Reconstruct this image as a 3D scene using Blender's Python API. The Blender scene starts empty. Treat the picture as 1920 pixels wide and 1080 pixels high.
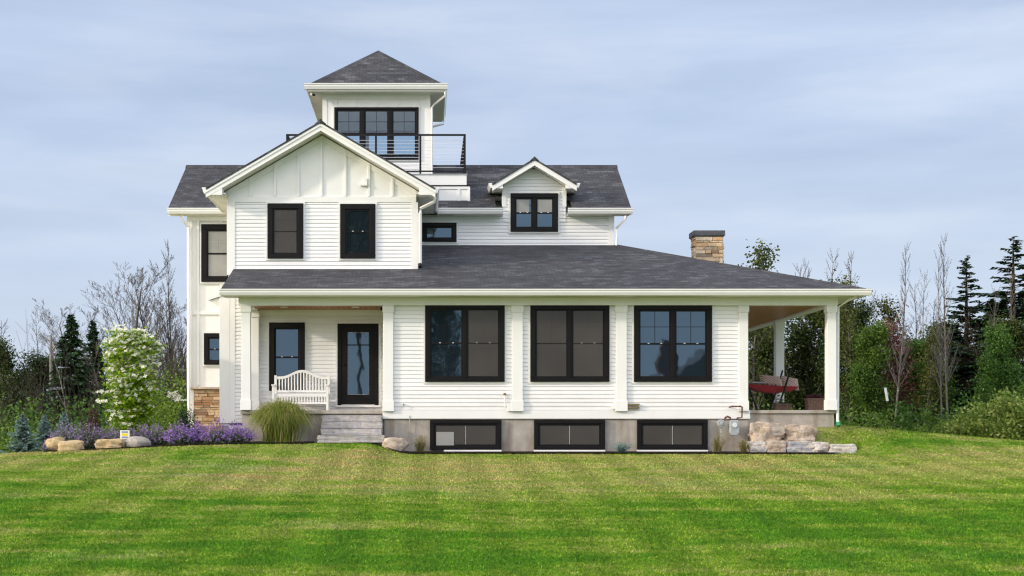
import bpy, math, random
import numpy as np
from mathutils import Vector, Matrix, noise as mnoise

scene = bpy.context.scene
COL = scene.collection
# ------------------------------------------------------------------ camera, sky, sun, exposure
F, D, U0, V0 = 2600.0, 34.667, 800.0, 805.0      # focal (px of a 1920 frame), camera distance, principal point
cam_d = bpy.data.cameras.new('camera'); cam = bpy.data.objects.new('camera', cam_d); COL.objects.link(cam)
cam.location = (0, -D, 0); cam.rotation_euler = (math.radians(90), 0, 0)
cam_d.sensor_width = 36; cam_d.lens = F / 1920 * 36
cam_d.shift_x = (960 - U0) / 1920; cam_d.shift_y = (V0 - 540) / 1920
cam_d.clip_start = 0.5; cam_d.clip_end = 3000
scene.camera = cam
SUN_EL, SUN_AZ = math.radians(19), math.radians(70)     # azimuth to the left of the facade's normal
sdir = Vector((-math.sin(SUN_AZ) * math.cos(SUN_EL), -math.cos(SUN_AZ) * math.cos(SUN_EL), math.sin(SUN_EL)))
sun_d = bpy.data.lights.new('sun', 'SUN'); sun_d.energy = 2.3; sun_d.angle = math.radians(3.0); sun_d.color = (1, .88, .73)
sun = bpy.data.objects.new('sun', sun_d); COL.objects.link(sun)
sun.rotation_euler = sdir.to_track_quat('Z', 'Y').to_euler(); sun.location = (-30, -20, 30)
world = bpy.data.worlds.new('World'); scene.world = world; world.use_nodes = True
def build_world():
    nt = world.node_tree; N = nt.nodes; L = nt.links; N.clear()
    out = N.new('ShaderNodeOutputWorld'); bg = N.new('ShaderNodeBackground'); L.new(bg.outputs[0], out.inputs[0])
    bg.inputs[1].default_value = 0.12
    sky = N.new('ShaderNodeTexSky'); sky.sky_type = 'NISHITA'; sky.sun_disc = False
    sky.sun_elevation = SUN_EL; sky.sun_rotation = math.atan2(sdir.x, sdir.y); sky.air_density = 1.2; sky.dust_density = 1.5
    tc = N.new('ShaderNodeTexCoord'); sep = N.new('ShaderNodeSeparateXYZ'); L.new(tc.outputs['Generated'], sep.inputs[0])
    mp = N.new('ShaderNodeMapping'); mp.inputs['Scale'].default_value = (3.4, 3.4, 17.0); mp.inputs['Rotation'].default_value = (0.0, 0.10, 0)
    L.new(tc.outputs['Generated'], mp.inputs[0])
    n1 = N.new('ShaderNodeTexNoise'); n1.inputs['Scale'].default_value = 1.4; n1.inputs['Detail'].default_value = 7; n1.inputs['Roughness'].default_value = .52
    n1.inputs['Distortion'].default_value = .35
    L.new(mp.outputs[0], n1.inputs['Vector'])
    cr = N.new('ShaderNodeValToRGB'); L.new(n1.outputs['Fac'], cr.inputs[0])
    e = cr.color_ramp.elements
    e[0].position = .30; e[0].color = (.415, .512, .69, 1); e[1].position = .66; e[1].color = (.53, .61, .76, 1)
    m = e.new(.50); m.color = (.46, .555, .73, 1)
    mp2 = N.new('ShaderNodeMapping'); mp2.inputs['Scale'].default_value = (1.8, 1.8, 15.0); mp2.inputs['Location'].default_value = (3.1, 0, 1.7); L.new(tc.outputs['Generated'], mp2.inputs[0])
    n2 = N.new('ShaderNodeTexNoise'); n2.inputs['Scale'].default_value = 1.8; n2.inputs['Detail'].default_value = 6; L.new(mp2.outputs[0], n2.inputs['Vector'])
    cr2 = N.new('ShaderNodeValToRGB'); L.new(n2.outputs['Fac'], cr2.inputs[0]); q = cr2.color_ramp.elements
    q[0].position = .30; q[0].color = (.88, .895, .925, 1); q[1].position = .66; q[1].color = (1.07, 1.06, 1.05, 1)
    mc = N.new('ShaderNodeMixRGB'); mc.blend_type = 'MULTIPLY'; mc.inputs[0].default_value = 1; L.new(cr.outputs[0], mc.inputs[1]); L.new(cr2.outputs[0], mc.inputs[2]); cr = mc
    # paler towards the horizon
    hz = N.new('ShaderNodeMapRange'); hz.inputs[1].default_value = 0.0; hz.inputs[2].default_value = .22; hz.inputs[3].default_value = .75; hz.inputs[4].default_value = 0
    L.new(sep.outputs[2], hz.inputs[0])
    mh = N.new('ShaderNodeMixRGB'); L.new(hz.outputs[0], mh.inputs[0]); L.new(cr.outputs[0], mh.inputs[1]); mh.inputs[2].default_value = (.60, .67, .785, 1)
    # the sky on the sun's side and overhead (behind the photographer) is thin overcast brightened to light the white facade, warm round the sun
    def smooth(src, a, b, lo, hi):
        q = N.new('ShaderNodeMapRange'); q.interpolation_type = 'SMOOTHSTEP'
        for i, v in enumerate((a, b, lo, hi)): q.inputs[i + 1].default_value = v
        L.new(src, q.inputs[0]); return q.outputs[0]
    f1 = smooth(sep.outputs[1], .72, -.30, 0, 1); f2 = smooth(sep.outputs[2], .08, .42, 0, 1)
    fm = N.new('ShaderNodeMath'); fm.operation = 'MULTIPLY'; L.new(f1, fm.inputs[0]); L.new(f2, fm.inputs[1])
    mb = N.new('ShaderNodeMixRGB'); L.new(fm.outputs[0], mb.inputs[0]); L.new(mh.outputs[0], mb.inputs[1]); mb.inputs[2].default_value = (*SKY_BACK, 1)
    dt = N.new('ShaderNodeVectorMath'); dt.operation = 'DOT_PRODUCT'; L.new(tc.outputs['Generated'], dt.inputs[0]); dt.inputs[1].default_value = sdir
    fg = smooth(dt.outputs['Value'], .55, 1.0, 0, 1)
    mul = N.new('ShaderNodeMixRGB'); L.new(fg, mul.inputs[0]); L.new(mb.outputs[0], mul.inputs[1]); mul.inputs[2].default_value = (2.6, 2.3, 1.95, 1)
    sc2 = N.new('ShaderNodeVectorMath'); sc2.operation = 'SCALE'; L.new(mul.outputs[0], sc2.inputs[0]); sc2.inputs['Scale'].default_value = 1 / .12
    mx = N.new('ShaderNodeMixRGB'); mx.inputs[0].default_value = .9; L.new(sky.outputs[0], mx.inputs[1]); L.new(sc2.outputs[0], mx.inputs[2])
    L.new(mx.outputs[0], bg.inputs[0])
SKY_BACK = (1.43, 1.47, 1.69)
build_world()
vs = scene.view_settings; vs.view_transform = 'Standard'; vs.look = 'None'; vs.exposure = 0.27; vs.gamma = 1.0; vs.use_curve_mapping = False
scene.render.resolution_x = 1024; scene.render.resolution_y = 576
scene.cycles.use_denoising = True; scene.cycles.denoiser = 'OPENIMAGEDENOISE'; scene.cycles.denoising_input_passes = 'RGB_ALBEDO_NORMAL'; scene.cycles.denoising_prefilter = 'ACCURATE'; scene.cycles.use_adaptive_sampling = False; scene.cycles.filter_width = 1.25; scene.cycles.sample_clamp_indirect = 4
scene.cycles.max_bounces = 6; scene.cycles.transparent_max_bounces = 12

# ------------------------------------------------------------------ helpers
def PX(u, Y): return (u - U0) * (Y + D) / F
def PZ(v, Y): return (V0 - v) * (Y + D) / F

class MB:
    def __init__(s): s.v = []; s.f = []; s.mi = []
    def quad(s, *p):
        n = len(s.v); s.v += [tuple(q) for q in p]; s.f.append(tuple(range(n, n + len(p)))); return s
    def box(s, x0, x1, y0, y1, z0, z1):
        n = len(s.v)
        s.v += [(x0,y0,z0),(x1,y0,z0),(x1,y1,z0),(x0,y1,z0),(x0,y0,z1),(x1,y0,z1),(x1,y1,z1),(x0,y1,z1)]
        s.f += [tuple(n + i for i in q) for q in ((0,3,2,1),(4,5,6,7),(0,1,5,4),(1,2,6,5),(2,3,7,6),(3,0,4,7))]; return s
    def prism(s, poly, axis, a0, a1):
        """poly: list of 2-D points; axis 'y': points are (x,z); axis 'x': (y,z); axis 'z': (x,y)"""
        def P(p, a): return {'y': (p[0], a, p[1]), 'x': (a, p[0], p[1]), 'z': (p[0], p[1], a)}[axis]
        n = len(s.v); k = len(poly)
        s.v += [P(p, a0) for p in poly] + [P(p, a1) for p in poly]
        s.f.append(tuple(n + i for i in range(k))); s.f.append(tuple(n + k + i for i in reversed(range(k))))
        for i in range(k): s.f.append((n + i, n + (i + 1) % k + 0, n + k + (i + 1) % k, n + k + i))
        return s
    def tube(s, pts, r, n=8, cap=True):
        rs = r if isinstance(r, (list, tuple)) else [r] * len(pts)
        pts = [Vector(p) for p in pts]; rings = []
        for i, p in enumerate(pts):
            d = (pts[min(i + 1, len(pts) - 1)] - pts[max(i - 1, 0)]).normalized()
            a = d.cross(Vector((0, 0, 1)) if abs(d.z) < .9 else Vector((0, 1, 0))).normalized(); b = d.cross(a)
            st = len(s.v); rings.append(st)
            for k in range(n):
                t = 2 * math.pi * k / n; s.v.append(tuple(p + (a * math.cos(t) + b * math.sin(t)) * rs[i]))
        for i in range(len(pts) - 1):
            for k in range(n):
                s.f.append((rings[i] + k, rings[i] + (k + 1) % n, rings[i + 1] + (k + 1) % n, rings[i + 1] + k))
        if cap:
            s.f.append(tuple(rings[0] + k for k in reversed(range(n)))); s.f.append(tuple(rings[-1] + k for k in range(n)))
        return s
    def lathe(s, c, prof, n=16):
        """prof: (r, z) pairs round a vertical axis at c"""
        rings = []
        for r, z in prof:
            rings.append(len(s.v))
            for k in range(n):
                t = 2 * math.pi * k / n; s.v.append((c[0] + r * math.cos(t), c[1] + r * math.sin(t), c[2] + z))
        for i in range(len(prof) - 1):
            for k in range(n): s.f.append((rings[i] + k, rings[i] + (k + 1) % n, rings[i + 1] + (k + 1) % n, rings[i + 1] + k))
        s.f.append(tuple(rings[-1] + k for k in range(n))); s.f.append(tuple(rings[0] + k for k in reversed(range(n)))); return s
    def build(s, name, mat, parent=None, smooth=False, bevel=0, fixn=True):
        me = bpy.data.meshes.new(name); me.from_pydata(s.v, [], s.f)
        if fixn:
            import bmesh
            bm = bmesh.new(); bm.from_mesh(me); bmesh.ops.recalc_face_normals(bm, faces=bm.faces); bm.to_mesh(me); bm.free()
        o = bpy.data.objects.new(name, me); COL.objects.link(o)
        if mat: me.materials.append(mat)
        if parent:
            o.parent = parent
            o.matrix_parent_inverse = parent.matrix_basis.inverted()
        if smooth:
            for p in me.polygons: p.use_smooth = True
        if bevel:
            b = o.modifiers.new('bevel', 'BEVEL'); b.width = bevel; b.segments = 2; b.limit_method = 'ANGLE'
        return o

def np_mesh(name, verts, faces, mat, parent=None, smooth=False):
    verts = np.asarray(verts, dtype=np.float32); faces = np.asarray(faces, dtype=np.int32); k = faces.shape[1]
    me = bpy.data.meshes.new(name); me.vertices.add(len(verts)); me.vertices.foreach_set('co', verts.ravel())
    me.loops.add(faces.size); me.loops.foreach_set('vertex_index', faces.ravel())
    me.polygons.add(len(faces)); me.polygons.foreach_set('loop_start', np.arange(0, faces.size, k, dtype=np.int32))
    if smooth: me.polygons.foreach_set('use_smooth', np.ones(len(faces), dtype=bool))
    me.update(calc_edges=True); me.validate()
    o = bpy.data.objects.new(name, me); COL.objects.link(o)
    if mat: me.materials.append(mat)
    if parent: o.parent = parent; o.matrix_parent_inverse = parent.matrix_basis.inverted()
    return o

def tag(o, label=None, cat=None, group=None, kind=None):
    if label: o['label'] = label
    if cat: o['category'] = cat
    if group: o['group'] = group
    if kind: o['kind'] = kind
    return o
def thing(name, label, cat, loc=(0, 0, 0), group=None):
    o = bpy.data.objects.new(name, None); COL.objects.link(o); o.location = loc; o.empty_display_size = .2
    return tag(o, label, cat, group)
def copy_tree(o):
    c = o.copy(); COL.objects.link(c)
    for ch in list(o.children):
        k = ch.copy(); COL.objects.link(k); k.parent = c; k.matrix_parent_inverse = Matrix()
    return c

# ------------------------------------------------------------------ materials
class M:
    def __init__(s, name):
        s.m = bpy.data.materials.new(name); s.m.use_nodes = True; s.N = s.m.node_tree.nodes; s.L = s.m.node_tree.links
        s.b = s.N['Principled BSDF']; s.out = s.N['Material Output']
    def n(s, t, **kw):
        q = s.N.new('ShaderNode' + t)
        for k, v in kw.items():
            if k in q.inputs: q.inputs[k].default_value = v
            else: setattr(q, k, v)
        return q
    def l(s, a, b): s.L.new(a, b); return s
    def mix(s, fac, a, b, mode='MIX'):
        q = s.n('MixRGB'); q.blend_type = mode
        for i, x in enumerate((fac, a, b)):
            if hasattr(x, 'links') or hasattr(x, 'is_output'): s.L.new(x, q.inputs[i])
            else: q.inputs[i].default_value = x if i == 0 else (*x, 1)
        return q.outputs[0]
    def ramp(s, src, stops):
        q = s.n('ValToRGB'); s.L.new(src, q.inputs[0]); e = q.color_ramp.elements
        while len(e) < len(stops): e.new(.5)
        for el, (p, c) in zip(e, stops): el.position = p; el.color = (*c, 1)
        return q.outputs[0]
    def noise(s, scale, detail=4, rough=.5, vec=None, dist=0):
        q = s.n('TexNoise'); q.inputs['Scale'].default_value = scale; q.inputs['Detail'].default_value = detail; q.inputs['Roughness'].default_value = rough
        q.inputs['Distortion'].default_value = dist
        s.L.new(vec if vec else s.obj(), q.inputs['Vector']); return q.outputs['Fac']
    def obj(s):
        g = s.n('NewGeometry'); return g.outputs['Position']
    def scaled(s, sc, rot=(0, 0, 0)):
        q = s.n('Mapping'); q.inputs['Scale'].default_value = sc; q.inputs['Rotation'].default_value = rot; s.L.new(s.obj(), q.inputs[0]); return q.outputs[0]
    def island(s): return s.n('NewGeometry').outputs['Random Per Island']
    def base(s, c):
        if isinstance(c, tuple): s.b.inputs['Base Color'].default_value = (*c, 1)
        else: s.L.new(c, s.b.inputs['Base Color'])
        return s
    def set(s, rough=.5, metal=0, spec=.5, ior=None):
        s.b.inputs['Roughness'].default_value = rough; s.b.inputs['Metallic'].default_value = metal; s.b.inputs['Specular IOR Level'].default_value = spec
        if ior: s.b.inputs['IOR'].default_value = ior
        return s
    def bump(s, h, strength=.3, dist=.02):
        q = s.n('Bump'); q.inputs['Strength'].default_value = strength; q.inputs['Distance'].default_value = dist
        s.L.new(h, q.inputs['Height']); s.L.new(q.outputs[0], s.b.inputs['Normal']); return s

def simple(name, c, rough=.5, var=.12, scale=3, metal=0, spec=.4, bumps=0, ior=None):
    m = M(name); nz = m.noise(scale, 6, .6)
    lo = tuple(x * (1 - var) for x in c); hi = tuple(min(1, x * (1 + var)) for x in c)
    m.base(m.ramp(nz, [(.3, lo), (.7, hi)])).set(rough, metal, spec, ior)
    if bumps: m.bump(m.noise(scale * 12, 4, .6), bumps, .01)
    return m.m
def leafmat(name, stops, trans=.3, rough=.55, big=None, spec=.25):
    """stops: colours spread over the leaves at random; big: slow colour drift from plant to plant"""
    m = M(name); c = m.ramp(m.island(), stops)
    if big:
        c = m.mix(m.ramp(m.noise(big[0], 3), [(.35, (0, 0, 0)), (.65, (1, 1, 1))]), c, m.mix(1.0, c, big[1], 'MULTIPLY'))
    m.base(c).set(rough, 0, spec)
    t = m.n('BsdfTranslucent'); m.L.new(c, t.inputs[0]); ms = m.n('MixShader'); ms.inputs[0].default_value = trans
    m.L.new(m.b.outputs[0], ms.inputs[1]); m.L.new(t.outputs[0], ms.inputs[2]); m.L.new(ms.outputs[0], m.out.inputs[0])
    return m.m

MAT = {}
def mk_siding():
    m = M('white_lap_siding'); c = m.ramp(m.island(), [(0, (.77, .775, .78)), (1, (.83, .835, .84))])
    c = m.mix(m.ramp(m.noise(1.3, 6, .65, m.scaled((1, 1, .35))), [(.42, (0, 0, 0)), (.75, (.10, .10, .10))]), c, (.62, .61, .57))
    sp = m.n('SeparateXYZ'); m.l(m.obj(), sp.inputs[0]); q = m.n('Math', operation='MULTIPLY_ADD'); m.l(m.noise(2.2, 6, .7), q.inputs[0]); q.inputs[1].default_value = -1.1; m.l(sp.outputs[2], q.inputs[2])
    c = m.mix(m.ramp(q.outputs[0], [(.0, (.16, .16, .16)), (.35, (0, 0, 0))]), c, (.45, .40, .33))
    m.base(c).set(.5, 0, .35).bump(m.noise(60, 3, .5, m.scaled((.12, .12, 1))), .08, .004); MAT['siding'] = m.m
mk_siding()
MAT['white'] = simple('white_trim_paint', (.80, .80, .785), .45, .04, 1.7)
MAT['soffit'] = simple('cream_soffit', (.74, .72, .66), .6, .04, 2)
MAT['gutter'] = simple('white_gutter_metal', (.80, .80, .79), .3, .03, 2, spec=.5)
MAT['black'] = simple('black_window_vinyl', (.0065, .0055, .006), .5, .2, 4, spec=.18)
MAT['blackmetal'] = simple('black_painted_metal', (.007, .007, .008), .5, .2, 4, spec=.25)
MAT['cable'] = simple('steel_cable', (.72, .74, .76), .35, .05, 4, metal=.2)
MAT['grey_metal'] = simple('grey_painted_metal', (.33, .36, .37), .45, .18, 9)
MAT['rust'] = simple('rust_brown_pipe', (.12, .045, .03), .6, .4, 14)
MAT['brass'] = simple('brass_tap', (.30, .22, .12), .4, .2, 9, metal=.7)
def mk_conc():
    m = M('concrete'); n = m.noise(1.6, 8, .65); c = m.ramp(n, [(.28, (.25, .225, .195)), (.5, (.37, .34, .30)), (.72, (.46, .43, .385))])
    st = m.ramp(m.noise(1.1, 5, .6, m.scaled((2.5, 2.5, .5))), [(.50, (0, 0, 0)), (.66, (.65, .65, .65))]); c = m.mix(st, c, (.22, .165, .12))
    sp = m.n('SeparateXYZ'); m.l(m.obj(), sp.inputs[0]); ad = m.n('Math', operation='MULTIPLY_ADD'); m.l(m.noise(4, 6, .7), ad.inputs[0]); ad.inputs[1].default_value = .5; m.l(sp.outputs[2], ad.inputs[2])
    c = m.mix(m.ramp(ad.outputs[0], [(.0, (.75, .75, .75)), (.02, (0, 0, 0))]), c, (.12, .095, .07)) if False else c
    m.base(c).set(.85, 0, .2).bump(m.noise(35, 5, .7), .35, .008); MAT['concrete'] = m.m
mk_conc()
def mk_ceiling():
    m = M('stained_cedar_boards'); w = m.n('TexWave', wave_type='BANDS', bands_direction='X'); w.inputs['Scale'].default_value = 2.2; w.inputs['Distortion'].default_value = 0
    m.l(m.obj(), w.inputs[0]); g = m.noise(6, 6, .6, m.scaled((9, .6, 1)))
    c = m.ramp(g, [(.3, (.26, .085, .022)), (.7, (.50, .19, .06))])
    m.base(m.mix(m.ramp(w.outputs['Fac'], [(.0, (1, 1, 1)), (.06, (0, 0, 0))]), c, (.03, .012, .006))).set(.45); MAT['cedar'] = m.m
mk_ceiling()
def mk_shingle():
    m = M('charcoal_shingles'); uv = m.n('UVMap'); uv.uv_map = 'slope'
    def br(w, h, off):
        b = m.n('TexBrick'); b.offset = .5; b.offset_frequency = 2; b.squash = 1
        b.inputs['Color1'].default_value = (0, 0, 0, 1); b.inputs['Color2'].default_value = (1, 1, 1, 1); b.inputs['Mortar'].default_value = (.5, .5, .5, 1)
        b.inputs['Scale'].default_value = 1; b.inputs['Mortar Size'].default_value = .004; b.inputs['Brick Width'].default_value = w; b.inputs['Row Height'].default_value = h
        mp = m.n('Mapping'); mp.inputs['Location'].default_value = off; m.l(uv.outputs[0], mp.inputs[0]); m.l(mp.outputs[0], b.inputs[0]); return b
    b1 = br(.21, .145, (0, 0, 0)); b2 = br(.33, .145, (.13, 0, 0)); b3 = br(.60, .145, (.4, 0, 0))
    mixv = m.mix(.5, b1.outputs[0], b2.outputs[0]); mixv = m.mix(.33, mixv, b3.outputs[0])
    c = m.ramp(mixv, [(.15, (.020, .021, .023)), (.42, (.037, .039, .043)), (.62, (.055, .058, .064)), (.88, (.112, .117, .126))])
    sp = m.noise(160, 2, .6); c = m.mix(.28, c, m.ramp(sp, [(.35, (.018, .019, .024)), (.68, (.14, .143, .16))]))
    bw = m.noise(.45, 5, .6); c = m.mix(1, c, m.ramp(bw, [(.3, (.82, .82, .84)), (.7, (1.15, 1.13, 1.12))]), 'MULTIPLY')
    c = m.mix(b1.outputs['Fac'], c, (.012, .012, .014))
    m.base(c).set(.88, 0, .25)
    sep = m.n('SeparateXYZ'); m.l(uv.outputs[0], sep.inputs[0]); mm = m.n('Math', operation='MODULO'); m.l(sep.outputs[1], mm.inputs[0]); mm.inputs[1].default_value = .145
    ad = m.n('Math', operation='MULTIPLY_ADD'); m.l(mm.outputs[0], ad.inputs[0]); ad.inputs[1].default_value = -3.0
    sc = m.n('Math', operation='MULTIPLY'); m.l(mixv, sc.inputs[0]); sc.inputs[1].default_value = .35; m.l(sc.outputs[0], ad.inputs[2])
    m.bump(ad.outputs[0], .9, .014); MAT['shingle'] = m.m
mk_shingle()
def mk_stone(name, stops, scale=1):
    m = M(name); c = m.ramp(m.island(), stops)
    c = m.mix(.45, c, m.mix(1, c, m.ramp(m.noise(9 * scale, 6, .7), [(.3, (.45, .42, .4)), (.7, (1.6, 1.55, 1.5))]), 'MULTIPLY'))
    m.base(c).set(.85, 0, .2).bump(m.noise(28 * scale, 6, .7), .5, .02); return m.m
MAT['veneer'] = mk_stone('ledge_stone_veneer', [(0, (.42, .25, .13)), (.2, (.30, .16, .085)), (.36, (.50, .36, .22)), (.5, (.035, .033, .035)), (.58, (.38, .23, .12)), (.75, (.55, .42, .28)), (.9, (.22, .13, .08)), (1, (.45, .3, .16))])
MAT['chimstone'] = mk_stone('chimney_stone_veneer', [(0, (.72, .56, .36)), (.2, (.55, .36, .21)), (.36, (.64, .52, .37)), (.5, (.10, .085, .075)), (.57, (.55, .40, .26)), (.75, (.68, .58, .45)), (.9, (.28, .19, .12)), (1, (.6, .42, .22))])
MAT['bluestone'] = simple('dark_slate_cap', (.07, .075, .085), .6, .4, 9, bumps=.4)
def mk_rock(name, a, b, c3, sc=2.2, patch=None):
    m = M(name); n = m.noise(sc, 8, .68, dist=.4); c = m.ramp(n, [(.28, a), (.5, b), (.74, c3)])
    v = m.noise(sc * 9, 6, .75); c = m.mix(.55, c, m.mix(1, c, m.ramp(v, [(.32, (.4, .38, .36)), (.66, (1.5, 1.5, 1.5))]), 'MULTIPLY'))
    if patch: c = m.mix(m.ramp(m.noise(sc * 1.3, 4, .6), [(.52, (0, 0, 0)), (.62, (1, 1, 1))]), c, patch)
    m.base(c).set(.9, 0, .2).bump(m.noise(sc * 11, 7, .72), .7, .03); return m.m
MAT['rock_tan'] = mk_rock('tan_limestone', (.28, .21, .155), (.47, .38, .30), (.64, .57, .49), 2.6, (.36, .32, .29))
MAT['rock_pale'] = mk_rock('pale_limestone', (.34, .30, .26), (.50, .46, .41), (.62, .60, .57), 2.6, (.33, .34, .37))
MAT['rock_yellow'] = mk_rock('yellow_fieldstone', (.30, .21, .10), (.47, .36, .20), (.56, .48, .34))
MAT['rock_grey'] = mk_rock('grey_fieldstone', (.19, .175, .16), (.36, .335, .30), (.50, .475, .44), 3.2)
MAT['step'] = mk_rock('grey_limestone_step', (.27, .25, .245), (.44, .42, .41), (.60, .56, .51), 5.5, (.36, .36, .41))
def mk_glass():
    m = M('dark_window_glass'); m.base((.010, .016, .024)).set(.02, 0, .5, 2.5)
    m.bump(m.noise(1.3, 2, .4), .10, .03); m.b.inputs['Specular Tint'].default_value = (.60, .84, 1, 1); MAT['glass'] = m.m
    m = M('clear_tower_glass'); tr = m.n('BsdfTransparent'); tr.inputs[0].default_value = (.80, .88, .93, 1); gl = m.n('BsdfGlossy'); gl.inputs['Roughness'].default_value = .02
    ms = m.n('MixShader'); ms.inputs[0].default_value = .10; m.l(tr.outputs[0], ms.inputs[1]); m.l(gl.outputs[0], ms.inputs[2]); m.l(ms.outputs[0], m.out.inputs[0]); MAT['clear'] = m.m
    m = M('insect_screen_mesh'); c = m.ramp(m.noise(.8, 3, .5), [(.3, (.060, .052, .046)), (.7, (.090, .080, .070))]); m.base(c).set(.35, 0, .5); tr = m.n('BsdfTransparent'); ms = m.n('MixShader'); ms.inputs[0].default_value = .38; m.l(m.b.outputs[0], ms.inputs[1]); m.l(tr.outputs[0], ms.inputs[2]); m.l(ms.outputs[0], m.out.inputs[0]); MAT['screen'] = m.m
    m = M('drawn_blind'); m.base(m.ramp(m.noise(2, 3), [(.3, (.25, .25, .235)), (.7, (.31, .31, .295))])).set(.3, 0, .5); MAT['blind'] = m.m
mk_glass()
MAT['red'] = simple('red_canvas', (.25, .018, .02), .8, .2, 6)
MAT['planter'] = simple('weathered_wood', (.17, .105, .075), .8, .3, 12, bumps=.3)
MAT['yellow'] = simple('yellow_print', (.75, .58, .03), .5, .05)
MAT['signblue'] = simple('blue_grey_print', (.18, .25, .36), .5, .05)
MAT['green_plastic'] = simple('green_plastic', (.02, .22, .10), .4, .05)
MAT['mulch'] = None
def mk_mulch():
    m = M('dark_bark_mulch'); n = m.noise(26, 5, .7); c = m.ramp(n, [(.3, (.006, .005, .005)), (.55, (.022, .016, .013)), (.75, (.05, .037, .03))]); m.base(c).set(.95, 0, .1).bump(n, 1, .05); MAT['mulch'] = m.m
mk_mulch()

# ------------------------------------------------------------------ ground
def sst(x, a, b):
    t = np.clip((np.asarray(x, dtype=float) - a) / (b - a), 0, 1); return t * t * (3 - 2 * t)
def ground(x, y):
    x = np.asarray(x, dtype=float); y = np.asarray(y, dtype=float)
    g = np.interp(y, [-400, -60, -34.7, -19.5, -15, -11, -7, -4, -2, -1.2, 0, 6, 12, 20, 40, 400], [-3, -2.4, -2.0, -1.76, -1.46, -1.17, -.92, -.73, -.625, -.60, -.585, -.55, -.7, -.95, -1.6, -4])
    g = g + .25 * sst(x, -.4, -1.5) * sst(x, -11.5, -4) * sst(y, -6, -1.4) * sst(y, 9, 3)
    a = np.interp(x, [8, 10.25, 11.5], [-.5, -.5, -3.0]); b = np.interp(x, [8, 10.25, 11.5], [.0, .05, 1.2])
    g = g + (.70 - .085 * np.clip(x - 10.3, 0, 6)) * sst(x, 8.2, 9.0) * sst((y - a) / (b - a), 0, 1) * sst(y, 16, 7)
    g = g - .55 * sst(x, -9, -14) * sst(y, -3, 4)
    g = g - .5 * sst(x, -8, -12) * sst(y, 2, 12)
    return g
def gz(x, y): return float(ground(x, y))
def in_bed(x, y):
    """front planting bed and the mulch strip under the basement windows"""
    x = np.asarray(x, dtype=float); y = np.asarray(y, dtype=float)
    edge = np.interp(x, [-12, -10.0, -9.2, -7.5, -5, -3.0, -2.8, -2.75, -1.0, -.95, -.4, 2, 7, 9.3, 9.9, 9.95], [9, 9, -1.5, -1.75, -1.6, -1.5, -1.4, 9, 9, -1.35, -1.35, -1.3, -1.35, -1.5, -1.45, 9])
    back = np.interp(x, [-12, -9.5, -7, -5, 8, 8.3, 10.6], [3.2, 3.2, 3.5, 1.0, 0.4, -.6, -.6])
    return (y > edge) & (y < back)
def mk_lawn():
    m = M('lawn_turf'); P = m.obj(); sep = m.n('SeparateXYZ'); m.l(P, sep.inputs[0])
    big = m.noise(.30, 5, .6, m.scaled((.40, 1, 1))); mid = m.noise(1.5, 6, .66, m.scaled((.45, 1, 1))); fine = m.noise(24, 3, .6); clump = m.noise(5.5, 4, .65)
    # nearer turf (down the slope, wetter) is lusher than the dry crest by the house
    g = m.n('MapRange', interpolation_type='SMOOTHSTEP'); m.l(sep.outputs[1], g.inputs[0])
    g.inputs[1].default_value = -7.0; g.inputs[2].default_value = -13.0; g.inputs[3].default_value = -.13; g.inputs[4].default_value = .17
    def add(a, b, k=1.0):
        q = m.n('Math', operation='MULTIPLY_ADD'); m.l(b, q.inputs[0]); q.inputs[1].default_value = k
        if isinstance(a, float): q.inputs[2].default_value = a
        else: m.l(a, q.inputs[2])
        return q.outputs[0]
    w = m.n('TexWave', wave_type='BANDS', bands_direction='Y'); w.inputs['Scale'].default_value = .17; w.inputs['Distortion'].default_value = 3.5; w.inputs['Detail'].default_value = 3; w.inputs['Detail Scale'].default_value = .6
    m.l(m.scaled((.12, 1, 1)), w.inputs[0])
    s = add(-1.54, big, 1.6); s = add(s, mid, 1.7); s = add(s, clump, .85); s = add(s, g.outputs[0], 1); s = add(s, w.outputs['Fac'], .11)
    c = m.ramp(s, [(.04, (.40, .31, .14)), (.20, (.345, .33, .13)), (.44, (.285, .325, .09)), (.70, (.165, .275, .022)), (.96, (.075, .205, .008))])
    st = m.n('TexWave', wave_type='BANDS', bands_direction='X'); st.inputs['Scale'].default_value = .30; st.inputs['Distortion'].default_value = 1.2; st.inputs['Detail'].default_value = 2; st.inputs['Detail Scale'].default_value = .5; m.l(m.scaled((1, .15, 1)), st.inputs[0])
    c = m.mix(1, c, m.ramp(st.outputs['Fac'], [(.3, (.90, .92, .88)), (.7, (1.10, 1.09, 1.13))]), 'MULTIPLY')
    hue = m.ramp(m.noise(.5, 4, .6, m.scaled((.5, 1, 1))), [(.55, (0, 0, 0)), (.72, (.55, .55, .55))]); c = m.mix(hue, c, m.mix(1, c, (.62, .92, 1.15), 'MULTIPLY'))
    rs = m.island()
    c = m.mix(1, c, m.ramp(fine, [(.32, (.50, .54, .48)), (.68, (1.42, 1.38, 1.30))]), 'MULTIPLY')
    return m, c, sep
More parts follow.
